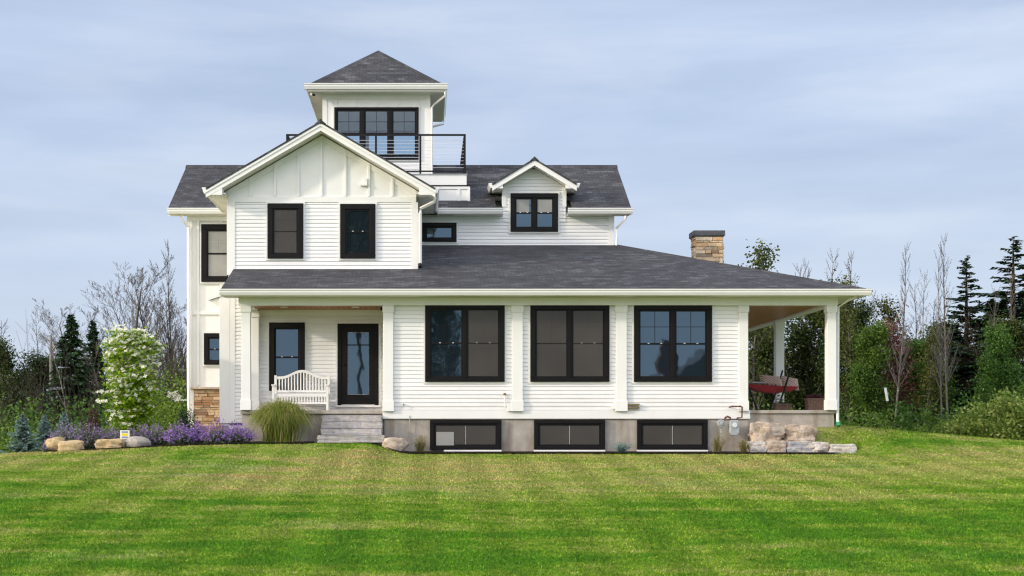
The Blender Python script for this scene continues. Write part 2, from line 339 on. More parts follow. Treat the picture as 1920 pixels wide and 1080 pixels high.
def mk_ground_mats():
    m, c, sep = mk_lawn()
    wild = m.ramp(m.noise(.6, 5, .6), [(.3, (.05, .055, .018)), (.7, (.10, .12, .03))])
    f1 = m.n('MapRange'); m.l(sep.outputs[1], f1.inputs[0]); f1.inputs[1].default_value = 13; f1.inputs[2].default_value = 16; f1.inputs[3].default_value = 0; f1.inputs[4].default_value = 1
    c = m.mix(f1.outputs[0], c, wild)
    m.base(m.mix(1, c, (.72, .72, .66), 'MULTIPLY')).set(.95, 0, .1).bump(m.noise(40, 4, .7), .8, .03); MAT['lawn'] = m.m
    m, c, sep = mk_lawn()
    c = m.mix(1, c, m.ramp(m.island(), [(0, (.42, .50, .36)), (.35, (.85, .9, .8)), (.7, (1.2, 1.2, 1.1)), (.9, (1.65, 1.55, 1.4)), (1, (2.3, 2.0, 2.0))]), 'MULTIPLY')
    m.base(c).set(.6, 0, .2); t = m.n('BsdfTranslucent'); m.l(c, t.inputs[0]); ms = m.n('MixShader'); ms.inputs[0].default_value = .3
    m.l(m.b.outputs[0], ms.inputs[1]); m.l(t.outputs[0], ms.inputs[2]); m.l(ms.outputs[0], m.out.inputs[0]); MAT['blades'] = m.m
mk_ground_mats()
def axis(lo, hi, fine_lo, fine_hi, step):
    a = list(np.arange(fine_lo, fine_hi + 1e-6, step)); s = step; x = fine_hi
    while x < hi: s *= 1.25; x += s; a.append(x)
    s = step; x = fine_lo
    while x > lo: s *= 1.25; x -= s; a.insert(0, x)
    return np.array(a)
def sheet(name, xs, ys, dz, mat, mask=None, kind='structure'):
    X, Y = np.meshgrid(xs, ys); Z = ground(X, Y) + dz
    V = np.stack([X, Y, Z], -1).reshape(-1, 3); nx = len(xs); ny = len(ys)
    i, j = np.meshgrid(np.arange(nx - 1), np.arange(ny - 1)); a = (j * nx + i).ravel()
    Q = np.stack([a, a + 1, a + nx + 1, a + nx], -1)
    if mask is not None:
        cx = V[Q][:, :, 0].mean(1); cy = V[Q][:, :, 1].mean(1); Q = Q[mask(cx, cy)]
        used = np.unique(Q); re = np.zeros(len(V), int); re[used] = np.arange(len(used)); V = V[used]; Q = re[Q]
    o = np_mesh(name, V, Q, mat, smooth=True); o['kind'] = kind; return o
sheet('lawn', axis(-600, 600, -16, 22, .3), axis(-300, 900, -22, 16, .3), 0, MAT['lawn'])
sheet('mulch_bed', np.arange(-11, 11, .1), np.arange(-2.4, 4, .1), .035, MAT['mulch'], in_bed)
RNG = np.random.default_rng(7)
def mk_blades():
    n = 950000
    d = RNG.uniform(15.2, 45, n); u = RNG.uniform(-260, 2180, n); x = (u - U0) * d / F; y = d - D
    keep = ~in_bed(x, y) & ~((y > -.1) & (x > -7) & (x < 10.3)) & ~((x < -9.3) & (y > 1)) & ~((x > -2.9) & (x < -.95) & (y > -1.15) & (y < 0))
    x = x[keep]; y = y[keep]; d = d[keep]; n = len(x); z = ground(x, y)
    h = RNG.uniform(.012, .034, n) * (1 + .5 * RNG.random(n) ** 5); w = RNG.uniform(.005, .011, n) * (d / 20) ** .7
    a = RNG.uniform(0, math.tau, n); lean = RNG.uniform(.1, 1.6, n); la = RNG.uniform(0, math.tau, n)
    base = np.stack([x, y, z - .004], -1); s = np.stack([np.cos(a) * w, np.sin(a) * w, 0 * w], -1)
    tip = base + np.stack([np.cos(la) * lean * h, np.sin(la) * lean * h, h], -1)
    V = np.stack([base - s, base + s, tip], 1).reshape(-1, 3); Fc = np.arange(3 * n).reshape(-1, 3)
    tag(np_mesh('lawn_grass', V, Fc, MAT['blades']), 'short mown grass blades of the lawn', 'grass', kind='stuff')
mk_blades()

# ------------------------------------------------------------------ the farmhouse
house = thing('farmhouse', 'white two storey farmhouse with rooftop tower, dark shingled roofs and wrap around porch', 'house', (0, 0, -.53))
def H(mb, name, mat, parent=None, **kw): return mb.build(name, MAT[mat] if isinstance(mat, str) else mat, parent or house, **kw)

def lap(x0, x1, z0, z1, y, face='front', exp=.1, lim=None, mb=None):
    """lap siding: bottom edge of each board stands proud; lim(z) -> (x0, x1) clips a gable"""
    mb = mb or MB(); z = z0; r = random.Random(int(abs(x0 * 31 + z0 * 17 + y * 7) * 100))
    def P(a, off, zz): return {'front': (a, y - off, zz), 'left': (y - off, a, zz), 'right': (y + off, a, zz)}[face]
    while z < z1 - 1e-4:
        t = min(z + exp, z1)
        A0, A1 = (x0, x1) if lim is None else lim(z); B0, B1 = (x0, x1) if lim is None else lim(t)
        if A1 - A0 > .02:
            cuts = [A0]
            while A1 - cuts[-1] > 3.9: cuts.append(cuts[-1] + r.uniform(1.6, 3.6))
            cuts.append(A1); k = len(cuts) - 1
            for i in range(k):
                a0, a1 = cuts[i], cuts[i + 1] - (.0015 if i < k - 1 else 0); b0 = B0 if i == 0 else a0; b1 = B1 if i == k - 1 else a1
                mid = z + (t - z) * .55; m0, m1 = a0 + (b0 - a0) * .55, a1 + (b1 - a1) * .55; q = r.uniform(-.0012, .0012)
                n = len(mb.v)
                mb.v += [P(a0, .0, z), P(a1, .0, z), P(a1, .023 + q, z + .004), P(a0, .023 + q, z + .004), P(m1, .018, mid), P(m0, .018, mid), P(b1, .003, t), P(b0, .003, t)]
                mb.f += [(n, n+1, n+2, n+3), (n+3, n+2, n+4, n+5), (n+5, n+4, n+6, n+7)]
        z = t
    return mb
def gutter_x(x0, x1, y, zt, h=.155, w=.11, slope_end=0):
    """K-style gutter running along x; its front lip is at y"""
    return MB().prism([(y + w, zt), (y, zt), (y + .005, zt - .035), (y + .022, zt - .05), (y + .022, zt - .085), (y + .055, zt - h), (y + w, zt - h)], 'x', x0, x1)
def gutter_y(y0, y1, x, sgn, zt, h=.155, w=.11):
    return MB().prism([(x - sgn * w, zt), (x, zt), (x - sgn * .005, zt - .035), (x - sgn * .022, zt - .05), (x - sgn * .022, zt - .085), (x - sgn * .055, zt - h), (x - sgn * w, zt - h)], 'y', y0, y1)
def roof(poly, eave_dir, name='roof', thick=.045, mat='shingle', parent=None):
    P = [Vector(p) for p in poly]; n = (P[1] - P[0]).cross(P[2] - P[1]).normalized()
    if n.z < 0: n = -n
    e = Vector(eave_dir).normalized(); s = n.cross(e).normalized()
    if s.z < 0: s = -s
    k = len(P); mb = MB(); mb.v = [tuple(p) for p in P] + [tuple(p - n * thick) for p in P]
    mb.f = [tuple(range(k)), tuple(range(2 * k - 1, k - 1, -1))] + [(i, (i + 1) % k, k + (i + 1) % k, k + i) for i in range(k)]
    o = H(mb, name, mat, parent); me = o.data; uv = me.uv_layers.new(name='slope')
    for lp in me.loops:
        c = Vector(me.vertices[lp.vertex_index].co); uv.data[lp.index].uv = (c.dot(e) + 50, c.dot(s) + 50)
    return o
def ridge(p0, p1, w=.14, h=.05):
    p0, p1 = Vector(p0), Vector(p1); d = (p1 - p0).normalized(); a = d.cross(Vector((0, 0, 1))).normalized(); mb = MB(); n = 0
    for p in (p0, p1): mb.v += [tuple(p - a * w - Vector((0, 0, w * .5))), tuple(p + Vector((0, 0, h))), tuple(p + a * w - Vector((0, 0, w * .5)))]
    mb.f = [(0, 1, 4, 3), (1, 2, 5, 4), (0, 2, 1), (3, 4, 5), (0, 3, 5, 2)]
    o = H(mb, 'ridge_cap', 'shingle'); uv = o.data.uv_layers.new(name='slope')
    for lp in o.data.loops:
        c = Vector(o.data.vertices[lp.vertex_index].co); uv.data[lp.index].uv = (c.dot(d) + 31, c.dot(a) + 20)
    return o
def downspout(pts, w=.045, parent=None):
    mb = MB(); mb.tube(pts, w, 4); return H(mb, 'downspout', 'gutter')

def window(u0, u1, v0, v1, Y, cols=1, kind='double', fill=None, casing=.125, sash=.04, locks=True, meet=.5, hopper=False, cross=True, surround=True, name='window', clear=False):
    x0, x1, z0, z1 = PX(u0, Y), PX(u1, Y), PZ(v1, Y), PZ(v0, Y); c = casing; yo = Y - .085; yp = Y - .034
    f = MB().box(x0, x1, yo, Y, z1 - c, z1).box(x0, x1, yo, Y, z0, z0 + c * .8).box(x0, x0 + c, yo, Y, z0 + c * .8, z1 - c).box(x1 - c, x1, yo, Y, z0 + c * .8, z1 - c)
    mw = .10; W = (x1 - x0 - 2 * c - mw * (cols - 1)) / cols; zb, zt = z0 + c * .8, z1 - c
    for k in range(1, cols): a = x0 + c + k * W + (k - 1) * mw; f.box(a, a + mw, yo + .012, Y, zb, zt)
    w = H(f, name, 'black', bevel=.008)
    if surround:
        t = .045
        H(MB().box(x0 - t, x1 + t, Y - .045, Y - .001, z1, z1 + t).box(x0 - t, x1 + t, Y - .045, Y - .001, z0 - t, z0).box(x0 - t, x0, Y - .045, Y - .001, z0, z1).box(x1, x1 + t, Y - .045, Y - .001, z0, z1), 'window_trim', 'white', w)
    fill = fill or ['glass'] * cols
    for k in range(cols):
        a0 = x0 + c + k * (W + mw); a1 = a0 + W; zm = zb + (zt - zb) * meet; s = sash
        sm = MB().box(a0, a1, yo + .03, Y, zt - s, zt).box(a0, a1, yo + .03, Y, zb, zb + s).box(a0, a0 + s, yo + .03, Y, zb + s, zt - s).box(a1 - s, a1, yo + .03, Y, zb + s, zt - s)
        if kind == 'double':
            sm.box(a0 + s, a1 - s, yo + .034, Y, zm - s * .55, zm + s * .55)
        if kind == 'slider': am = (a0 + a1) / 2; sm.box(am - s * .3, am + s * .3, yo + .04, Y, zb + s, zt - s)
        H(sm, 'sash', 'black', w)
        if kind == 'double' and cross:
            am = (a0 + a1) / 2; zq = (zm + zt) / 2; t = .0065
            H(MB().box(am - t, am + t, yp - .006, yp + .01, zm + s * .55, zt - s).box(a0 + s, am - t, yp - .006, yp + .01, zq - t, zq + t).box(am + t, a1 - s, yp - .006, yp + .01, zq - t, zq + t), 'muntin', 'black' if fill[k] != 'blind' else 'grey_metal', w)
        H(MB().box(a0 + s, a1 - s, yp, yp + .012, zb + s, zt - s), 'pane', 'clear' if clear else ('blind' if fill[k] == 'blind' else 'glass'), w)
        if fill[k] == 'screen':
            sc = MB().box(a0 + s * .6, a1 - s * .6, yp - .02, yp - .016, zb + s * .6, zt - s * .6); H(sc, 'screen', 'screen', w)
            if kind == 'double': H(MB().box(a0 + s, a1 - s, yp - .024, yp - .0205, zm - .008, zm + .008), 'screen_bar', 'black', w)
            else: am = (a0 + a1) / 2; H(MB().box(am - .007, am + .007, yp - .028, yp - .0205, zb + s, zt - s), 'screen_bar', 'grey_metal', w)
        if locks and kind == 'double' and (fill[k] != 'screen' or k == 1):
            lm = MB()
            for q in (.3, .7): a = a0 + (a1 - a0) * q; lm.box(a - .020, a + .020, yo + .020, yo + .034, zm + .004, zm + .020)
            H(lm, 'sash_lock', 'cable' if fill[k] != 'screen' else 'grey_metal', w)
    return w

# --- dimensions worked out from the photograph's perspective
RZ = 7.97                                   # main ridge and front gable ridge
YB = 1.7                                    # plane of the front gable block and the porch's back wall
YW = 4.8                                    # plane of the long wing behind
# cores
H(MB().box(-1.07, 8.02, .03, 10.5, .24, 3.27), 'wall_core', 'white')
H(MB().box(-5.19, -.27, YB + .02, 7.2, .0, 6.1), 'wall_core', 'white')
H(MB().box(-6.79, 5.29, YW + .02, 10.0, -.6, 6.1).prism([(YW + .02, 6.1), (7.4, RZ - .1), (10.0, 6.1)], 'x', -6.79, 5.29), 'wall_core', 'white')
# foundation
fm = MB().box(-1.06, 8.045, .02, 10.5, -1.2, .262)
H(fm, 'foundation', 'concrete')
H(MB().box(8.05, 10.2, .06, 11, -1.2, .395), 'foundation', 'concrete')
H(MB().box(-4.62, -1.08, .05, 1.68, -1.2, .385), 'foundation', 'concrete')
H(MB().box(8.05, 10.24, .01, 11.05, .397, .48), 'porch_floor', 'concrete', bevel=.01)
H(MB().box(-4.66, -1.075, -.02, 1.69, .387, .48), 'porch_floor', 'concrete', bevel=.01)
# front wall siding
H(lap(-1.09, 8.03, .467, 3.2, 0), 'siding', 'siding')
H(lap(0.03, 10.5, .467, 3.2, 8.03, 'right'), 'siding', 'siding')
H(MB().box(-1.1, 8.05, -.03, .0, .265, .467).box(8.05, 8.08, -.03, 10.5, .265, .467), 'skirt_board', 'white', bevel=.004)
# porch back wall and sides
H(lap(-4.5, -1.09, .5, 3.14, YB), 'siding', 'siding')
H(MB().box(-1.09, -1.06, .03, YB, .48, 3.2), 'wall_core', 'white')
# entry wall left of the porch, with its little pent roof
H(MB().box(-5.40, -4.50, YB + .02, YB + 2.2, .1, 3.45), 'wall_core', 'white')
H(lap(-5.02, -4.50, .17, 3.62, YB), 'siding', 'siding')
H(MB().box(-5.43, -5.16, YB - .035, YB + .03, .16, 3.50).box(-5.16, -5.02, YB - .03, YB + .0, .16, 3.62), 'corner_board', 'white', bevel=.004)
H(MB().box(-5.36, -4.6, YB + .03, YB + 2.2, -1.0, .17), 'foundation', 'concrete')
H(MB().box(-5.2, -5.17, YB, YW, .1, 6.1), 'wall_core', 'white')
H(MB().prism([(-5.2, 3.63), (-5.72, 3.46), (-5.72, 3.38), (-5.2, 3.55)], 'y', YB - .06, YB + 2.4), 'pent_roof', 'gutter')
H(MB().prism([(-5.40, 3.47), (-5.66, 3.39), (-5.66, 3.345), (-5.40, 3.18)], 'y', YB - .02, YB + 2.3), 'pent_soffit', 'soffit')
# upper front block
H(lap(-5.21, -.25, 4.1, 5.95, YB), 'siding', 'siding')
H(lap(YB + .01, YW, 4.3, 6.06, -.25, 'right'), 'siding', 'siding')
def gab(z, off=0):  # half width of the front gable's wall at height z
    return max(0, (RZ - .26 - off - z) / .583)
cx = -2.745
H(MB().prism([(cx - 2.47, 6.0), (cx + 2.47, 6.0), (cx + 2.47, 6.12), (cx + gab(6.12), 6.12), (cx, RZ - .26), (cx - gab(6.12), 6.12), (cx - 2.47, 6.12)], 'y', YB + .001, YB + .25), 'gable_panel', 'white')
mb = MB().box(cx - 2.47, cx + 2.47, YB - .03, YB, 5.95, 6.10)
for u in (470, 515.6, 559.7, 602.8, 647.8, 691.9, 736):
    x = PX(u, YB); zt = RZ - .30 - .583 * abs(x - cx)
    mb.box(x - .03, x + .03, YB - .038, YB, 6.10, zt)
for sg in (-1, 1):      # frieze boards under the rakes
    mb.prism([(cx, RZ - .26), (cx + sg * 2.47, RZ - .26 - .583 * 2.47), (cx + sg * 2.47, RZ - .42 - .583 * 2.47), (cx, RZ - .42)], 'y', YB - .018 - .001 * sg, YB)
H(mb, 'batten_trim', 'white', bevel=.004)
H(MB().box(-5.235, -5.02, YB - .035, YB, 4.05, 5.95).box(-.40, -.225, YB - .035, YB + .12, 4.05, 5.95).box(-5.02, -.40, YB - .03, YB, 4.15, 4.21), 'corner_board', 'white', bevel=.004)
H(MB().box(PX(676, YB), PX(689, YB), YB - .09, YB - .001, PZ(349, YB), PZ(345, YB)).box(PX(683, YB), PX(689, YB), YB - .07, YB - .001, PZ(345, YB), PZ(335, YB)), 'wall_vent', 'white')
# gable roof of the block
ez = RZ - .583 * 2.97
roof([(cx - 2.97, 1.17, ez), (cx, 1.17, RZ), (cx, 7.4, RZ), (cx - 2.97, 7.4, ez)], (0, 1, 0))
roof([(cx + 2.97, 1.17, ez), (cx, 1.17, RZ), (cx, 7.4, RZ), (cx + 2.97, 7.4, ez)], (0, 1, 0))
ridge((cx, 1.16, RZ), (cx, 5.4, RZ))
def chevron(hw, z, slope, t0, t1):
    return [(cx - hw, z - slope * hw - t0), (cx, z - t0), (cx + hw, z - slope * hw - t0), (cx + hw, z - slope * hw - t1), (cx, z - t1), (cx - hw, z - slope * hw - t1)]
H(MB().prism(chevron(2.97, RZ, .583, .055, .24), 'y', 1.20, 1.235).prism(chevron(2.985, RZ, .583, .052, .12), 'y', 1.18, 1.20), 'rake_board', 'white')
H(MB().prism(chevron(2.93, RZ, .583, .20, .225), 'y', 1.235, YB + .2), 'rake_soffit', 'soffit')
for sg in (-1, 1):
    xe = cx + sg * 2.97
    H(gutter_y(1.2, 4.5, xe + sg * .10, sg, ez + .02), 'gutter', 'gutter')
    xw = cx + sg * 2.47
    H(MB().box(min(xe, xw), max(xe, xw), 1.24, 4.6, ez - .135, ez - .115), 'soffit', 'soffit')
    H(MB().prism([(xe, ez - .06), (xe, ez - .17), (xe - sg * .42, ez - .17), (xe - sg * .42, ez + .05)], 'y', 1.205, 1.5), 'eave_return', 'white')
downspout([(.22, 1.42, 6.05), (.20, 1.45, 5.93), (-.16, 1.62, 5.78), (-.17, 1.62, 5.65), (-.17, 1.62, 4.30)])
H(MB().tube([(-.17, 1.62, 4.33), (-.17, 1.56, 4.24)], .05, 6), 'downspout_outlet', 'blackmetal')
# wing behind
H(lap(-.3, 5.31, 5.1, 6.06, YW), 'siding', 'siding')
H(lap(YW, 10, 3.0, 6.06, 5.30, 'right'), 'siding', 'siding')
H(MB().box(5.17, 5.335, YW - .03, YW + .1, 5.15, 6.06), 'corner_board', 'white')
ye, ze = 4.40, RZ - .583 * 3.0
roof([(-7.29, ye - .03, ze - .017), (1.95, ye - .03, ze - .017), (1.95, 5.0, ze + .35), (4.10, 5.0, ze + .35), (4.10, ye - .03, ze - .017), (5.77, ye - .03, ze - .017), (5.77, 7.4, RZ), (-7.29, 7.4, RZ)], (1, 0, 0))
roof([(-7.29, 10.4, ze), (5.77, 10.4, ze), (5.77, 7.4, RZ), (-7.29, 7.4, RZ)], (1, 0, 0))
ridge((-7.3, 7.4, RZ), (5.78, 7.4, RZ))
for a, b in ((-7.31, -5.6), (.30, 2.14), (3.98, 5.80)):
    H(gutter_x(a, b, ye - .1, ze + .005), 'gutter', 'gutter')
    H(MB().box(max(a, -7.25), min(b, 5.74), ye + .0, YW, ze - .155, ze - .135), 'soffit', 'soffit')
for xx in (-7.29, 5.73):
    H(MB().prism([(ye, ze - .05), (7.4, RZ - .05), (10.4, ze - .05), (10.4, ze - .2), (7.4, RZ - .2), (ye, ze - .2)], 'x', xx, xx + .04), 'rake_board', 'white')
H(MB().prism([(YW, ze - .1), (7.4, RZ - .2), (10, ze - .1), (10, ze - .13), (7.4, RZ - .23), (YW, ze - .13)], 'x', 5.3, 5.73), 'soffit', 'soffit')
downspout([(5.62, 4.42, 6.02), (5.60, 4.46, 5.92), (5.40, 4.76, 5.72), (5.40, 4.76, 5.22)])
# left end of the wing: battened panels over a stone base
mb = MB().box(-6.82, -6.67, YW - .035, YW + .15, 1.17, 6.06)
for u in (371.5, 414): mb.box(PX(u, YW) - .03, PX(u, YW) + .03, YW - .022, YW + .019, 1.25, 6.06)
mb.box(-6.67, -5.2, YW - .026, YW + .019, PZ(590, YW) , PZ(584, YW)).box(-6.67, -5.2, YW - .028, YW + .019, 5.93, 6.06)
H(mb, 'batten_trim', 'white', bevel=.004)
downspout([(-6.93, 4.46, 6.02), (-6.90, 4.5, 5.92), (-6.75, 4.70, 5.74), (-6.75, 4.70, .2)], .05)
def stonework(x0, x1, y0, y1, z0, z1, seed, faces=('front', 'left', 'right'), hrow=(.055, .11), mw=(.12, .42)):
    r = random.Random(seed); mb = MB()
    for fc in faces:
        a0, a1 = (x0, x1) if fc == 'front' else (y0, y1); z = z0
        while z < z1 - .02:
            h = min(r.uniform(*hrow), z1 - z); a = a0
            while a < a1 - .01:
                w = r.uniform(*mw); w = w if a1 - a - w > .07 else a1 - a; p = r.uniform(.012, .05); j = lambda: r.uniform(-.006, .006)
                g = .006
                if fc == 'front': mb.box(a + g, a + w - g, y0 - p, y0 + .05, z + g, z + h - g)
                elif fc == 'left': mb.box(x0 - p, x0 + .05, a + g, a + w - g, z + g, z + h - g)
                else: mb.box(x1 - .05, x1 + p, a + g, a + w - g, z + g, z + h - g)
                a += w
            z += h
    mb.v = [(x + r.uniform(-.006, .006), y + r.uniform(-.006, .006), z + r.uniform(-.006, .006)) for x, y, z in mb.v]
    return mb
H(stonework(-6.62, -5.0, YW - .05, YW, -.7, 1.14, 3, ('front',)), 'stone_base', 'veneer', bevel=.006)
H(MB().box(-6.68, -5.0, YW - .15, YW + .02, 1.14, 1.20), 'stone_sill', MAT['rock_tan'], bevel=.008)
H(MB().box(-6.62, -5.0, YW - .04, YW + .02, -.8, 1.14), 'mortar_bed', 'concrete')

# wrap-around porch roof
rs = 1 / 3.0; y0, z0 = -.62, 3.44; xr = 10.79
pz = lambda y: z0 + (y - y0) * rs
roof([(-5.06, y0, z0), (xr, y0, z0), (xr - (YW - y0), YW, pz(YW)), (-.24, YW, pz(YW)), (-.24, YB, pz(YB)), (-5.06, YB, pz(YB))], (1, 0, 0))
roof([(xr, y0, z0), (xr, 11.6, z0), (5.33, 11.6, z0 + (xr - 5.33) * rs), (5.33, YW, z0 + (xr - 5.33) * rs), (xr - (YW - y0), YW, pz(YW))], (0, 1, 0))
ridge((xr, y0, z0 - .005), (xr - (YW - y0), YW, pz(YW) - .005), .11, .03)
H(gutter_x(-5.08, xr + .1, y0 - .10, z0 + .002), 'gutter', 'gutter')
H(gutter_y(y0 - .0, 11.6, xr + .10, 1, z0 + .001), 'gutter', 'gutter')
H(MB().box(-5.05, xr - .01, y0 + .011, y0 + .035, z0 - .16, z0 - .03), 'fascia', 'white')
H(MB().box(-5.04, xr - .02, y0 + .036, .0, z0 - .158, z0 - .14).box(10.2, xr - .02, .0, 11.5, z0 - .158, z0 - .14), 'soffit', 'soffit')
H(MB().prism([(y0 + .02, z0 - .05), (YB, pz(YB) - .05), (YB, pz(YB) - .2), (y0 + .02, z0 - .16)], 'x', -5.05, -5.01), 'rake_board', 'white')
H(MB().prism([(.0, z0 - .16), (.0, z0 + .1), (YB, pz(YB) - .06), (YB, z0 - .16)], 'x', -4.66, -4.62), 'wall_core', 'white')
H(MB().prism([(y0 + .03, z0 - .15), (YB, pz(YB) - .2), (YB, pz(YB) - .18), (y0 + .03, z0 - .13)], 'x', -5.01, -4.62), 'soffit', 'soffit')
# beam over the porch and round the corner
H(MB().box(-4.69, 10.25, -.13, .0, 3.093, 3.282), 'porch_beam', 'white', bevel=.006)
H(MB().box(-4.69, -1.1, .0, .13, 3.093, 3.282), 'porch_beam', 'white'); H(MB().box(8.05, 10.25, .0, .13, 3.093, 3.282), 'porch_beam', 'white')
H(MB().box(9.98, 10.24, .131, 11, 3.093, 3.282), 'porch_beam', 'white'); H(MB().box(-4.64, -4.40, .131, YB, 3.093, 3.282), 'porch_beam', 'white')
H(MB().box(-4.39, -1.09, .131, YB, 3.135, 3.16), 'porch_ceiling', 'cedar')
H(MB().box(8.06, 9.98, .131, 11, 3.135, 3.16), 'porch_ceiling', 'cedar')
H(MB().box(-4.38, -1.09, YB - .04, YB - .002, 3.06, 3.133), 'crown_trim', 'white')
for u in (533, 667):
    x = PX(u, .9); H(MB().lathe((x, .85, 3.128), [(.10, .006), (.10, -.006), (.075, -.01), (.06, -.004)], 20), 'ceiling_light', 'white')
def column(xc, w, yf, yb, zb, zt, hw=None, pil=False):
    h = w / 2; mb = MB().box(xc - h, xc + h, yf, yb, zb + .26, zt - .17)
    c = MB().box(xc - h - .02, xc + h + .02, yf - .02, yb + (0 if pil else .02), zt - .17, zt)
    b = MB().box(xc - h - .018, xc + h + .018, yf - .018, yb + (0 if pil else .018), zb, zb + .26)
    col = H(mb, 'column', 'white', bevel=.006); H(c, 'capital', 'white', col, bevel=.006); H(b, 'column_base', 'white', col, bevel=.006)
for u0, u1 in ((717.5, 738.5), (959, 981.5), (1154, 1176.5), (1384.5, 1404)):
    column((PX(u0, -.08) + PX(u1, -.08)) / 2, (u1 - u0) / 75.2 - .03, -.085, .0, .45, 3.092, pil=True)
column(-4.51, .23, -.12, .12, .48, 3.092)
column(-4.47, .18, YB - .20, YB, .48, 3.092, pil=True)
column(10.10, .225, -.11, .13, .48, 3.092)
column(10.11, .24, 5.0, 5.24, .48, 3.092); column(10.11, .24, 10.5, 10.74, .48, 3.092)
downspout([(10.6, -.5, 3.28), (10.45, -.3, 3.2), (10.28, -.02, 3.05), (10.27, -.02, .25), (10.27, -.06, .14)], .035)
H(MB().tube([(10.27, -.05, .17), (10.27, -.10, .08)], .055, 8), 'drain_boot', 'green_plastic')

# dormer
xd = PX(1002, 4.4); dz = 7.63; ds = .60
lim = lambda z: (max(2.17, xd - (dz - .2 - z) / ds), min(3.95, xd + (dz - .2 - z) / ds)) if z < dz - .22 else (xd, xd)
yd = YW - .02
H(lap(2.17, 3.95, 5.9, dz - .23, yd, lim=lim), 'dormer_siding', 'siding')
H(MB().prism([(2.19, 6.0), (3.93, 6.0), (3.93, 6.88), (xd, dz - .24), (2.19, 6.88)], 'y', yd + .012, 6.6), 'dormer_wall', 'white')
for xa in (2.15, 3.86): H(MB().box(xa, xa + .11, yd - .035, yd + .3, 6.33, 6.88), 'dormer_trim', 'white')
for sg in (-1, 1):
    roof([(xd + sg * 1.19, 4.34, dz - ds * 1.19), (xd, 4.34, dz), (xd, 7.0, dz), (xd + sg * 1.19, 7.0, dz - ds * 1.19)], (0, 1, 0), 'dormer_roof')
    H(gutter_y(4.38, 5.45, xd + sg * 1.29, sg, dz - ds * 1.19 + .02, .13, .1), 'gutter', 'gutter')
    H(MB().box(min(xd + sg * 1.17, xd + sg * .88), max(xd + sg * 1.17, xd + sg * .88), 4.4, 5.5, dz - ds * 1.19 - .11, dz - ds * 1.19 - .09), 'soffit', 'soffit')
    xe = xd + sg * 1.19; e2 = dz - ds * 1.19
    H(MB().prism([(xe, e2 - .05), (xe, e2 - .13), (xe - sg * .30, e2 - .13), (xe - sg * .30, e2 + .03)], 'y', 4.375, 4.6), 'eave_return', 'white')
ridge((xd, 4.33, dz), (xd, 6.8, dz), .12, .05)
cx0 = cx; cx = xd
H(MB().prism(chevron(1.19, dz, ds, .05, .20), 'y', 4.36, 4.39), 'rake_board', 'white')
H(MB().prism(chevron(1.16, dz, ds, .17, .19), 'y', 4.39, yd + .1), 'rake_soffit', 'soffit')
cx = cx0

# roof deck, railing
H(MB().box(-4.25, 1.22, 4.94, 9.7, 6.15, 6.93), 'deck_base', 'white')
mb = MB()
for x in (.0, .32, .92): mb.box(x - .03, x + .03, 4.92, 4.94, 6.50, 6.86)
mb.box(-1.2, 1.24, 4.915, 4.94, 6.86, 6.94).box(-1.2, 1.24, 4.918, 4.94, 6.44, 6.50).box(1.17, 1.24, 4.91, 4.94, 6.50, 6.86)
H(mb, 'deck_trim', 'white', bevel=.003)
H(MB().box(-4.26, 1.25, 4.90, 9.72, 6.942, 6.972), 'deck_flashing', 'blackmetal')
H(MB().box(-4.2, 1.14, 4.95, 9.65, 6.974, 7.27), 'deck_curb', 'white')
H(MB().box(-4.22, 1.17, 4.93, 9.67, 7.272, 7.30), 'deck_floor', 'grey_metal')
px = [1.09, -.18, -1.45, -2.72, -3.99]; ry = 4.99; rt = 8.44
rail = H(MB().box(-4.02, 1.12, ry - .03, ry + .03, rt - .045, rt).box(-4.02, 1.12, ry - .02, ry + .02, 7.36, 7.40), 'deck_railing', 'blackmetal')
H(MB().box(1.06, 1.12, ry + .03, 9.6, rt - .045, rt).box(1.07, 1.11, ry + .03, 9.6, 7.36, 7.40).box(-4.02, -3.96, ry + .03, 9.6, rt - .045, rt).box(-4.01, -3.97, ry + .03, 9.6, 7.36, 7.40), 'side_rail', 'blackmetal', rail)
for x in px: H(MB().box(x - .028, x + .028, ry - .028, ry + .028, 7.30, rt - .045), 'rail_post', 'blackmetal', rail)
for y in (6.15, 7.3, 8.45, 9.57):
    for x in (1.09, -3.99): H(MB().box(x - .028, x + .028, y - .028, y + .028, 7.30, rt - .045), 'rail_post', 'blackmetal', rail)
cb = MB()
for k in range(9):
    z = 7.48 + k * .098
    cb.tube([(-3.96, ry, z), (1.06, ry, z)], .006, 5)
H(cb, 'cable', 'cable', rail)
cb = MB()
for k in range(9):
    z = 7.48 + k * .098
    for x in (1.09, -3.99): cb.tube([(x, ry + .03, z), (x, 9.55, z)], .006, 5)
H(cb, 'cable', 'blackmetal', rail)

# tower
YT = 6.5; tx0, tx1 = -3.06, .08; tc = -1.49; yt1 = YT + 3.14; te = 9.95
wx0, wx1, wz0, wz1 = PX(627, YT), PX(785, YT), PZ(300, YT), PZ(202, YT)
mb = MB()
for yy0, yy1 in ((YT, YT + .12), (yt1 - .12, yt1)):
    mb.box(tx0, wx0, yy0, yy1, 7.2, te).box(wx1, tx1, yy0, yy1, 7.2, te).box(wx0, wx1, yy0, yy1, wz1, te).box(wx0, wx1, yy0, yy1, 7.2, wz0)
for xx0, xx1 in ((tx0, tx0 + .12), (tx1 - .12, tx1)):
    ya, yb2 = YT + .5, yt1 - .5
    mb.box(xx0, xx1, YT + .12, ya, 7.2, te).box(xx0, xx1, yb2, yt1 - .12, 7.2, te).box(xx0, xx1, ya, yb2, 9.5, te).box(xx0, xx1, ya, yb2, 7.2, 8.0)
H(mb, 'tower_wall', 'white')
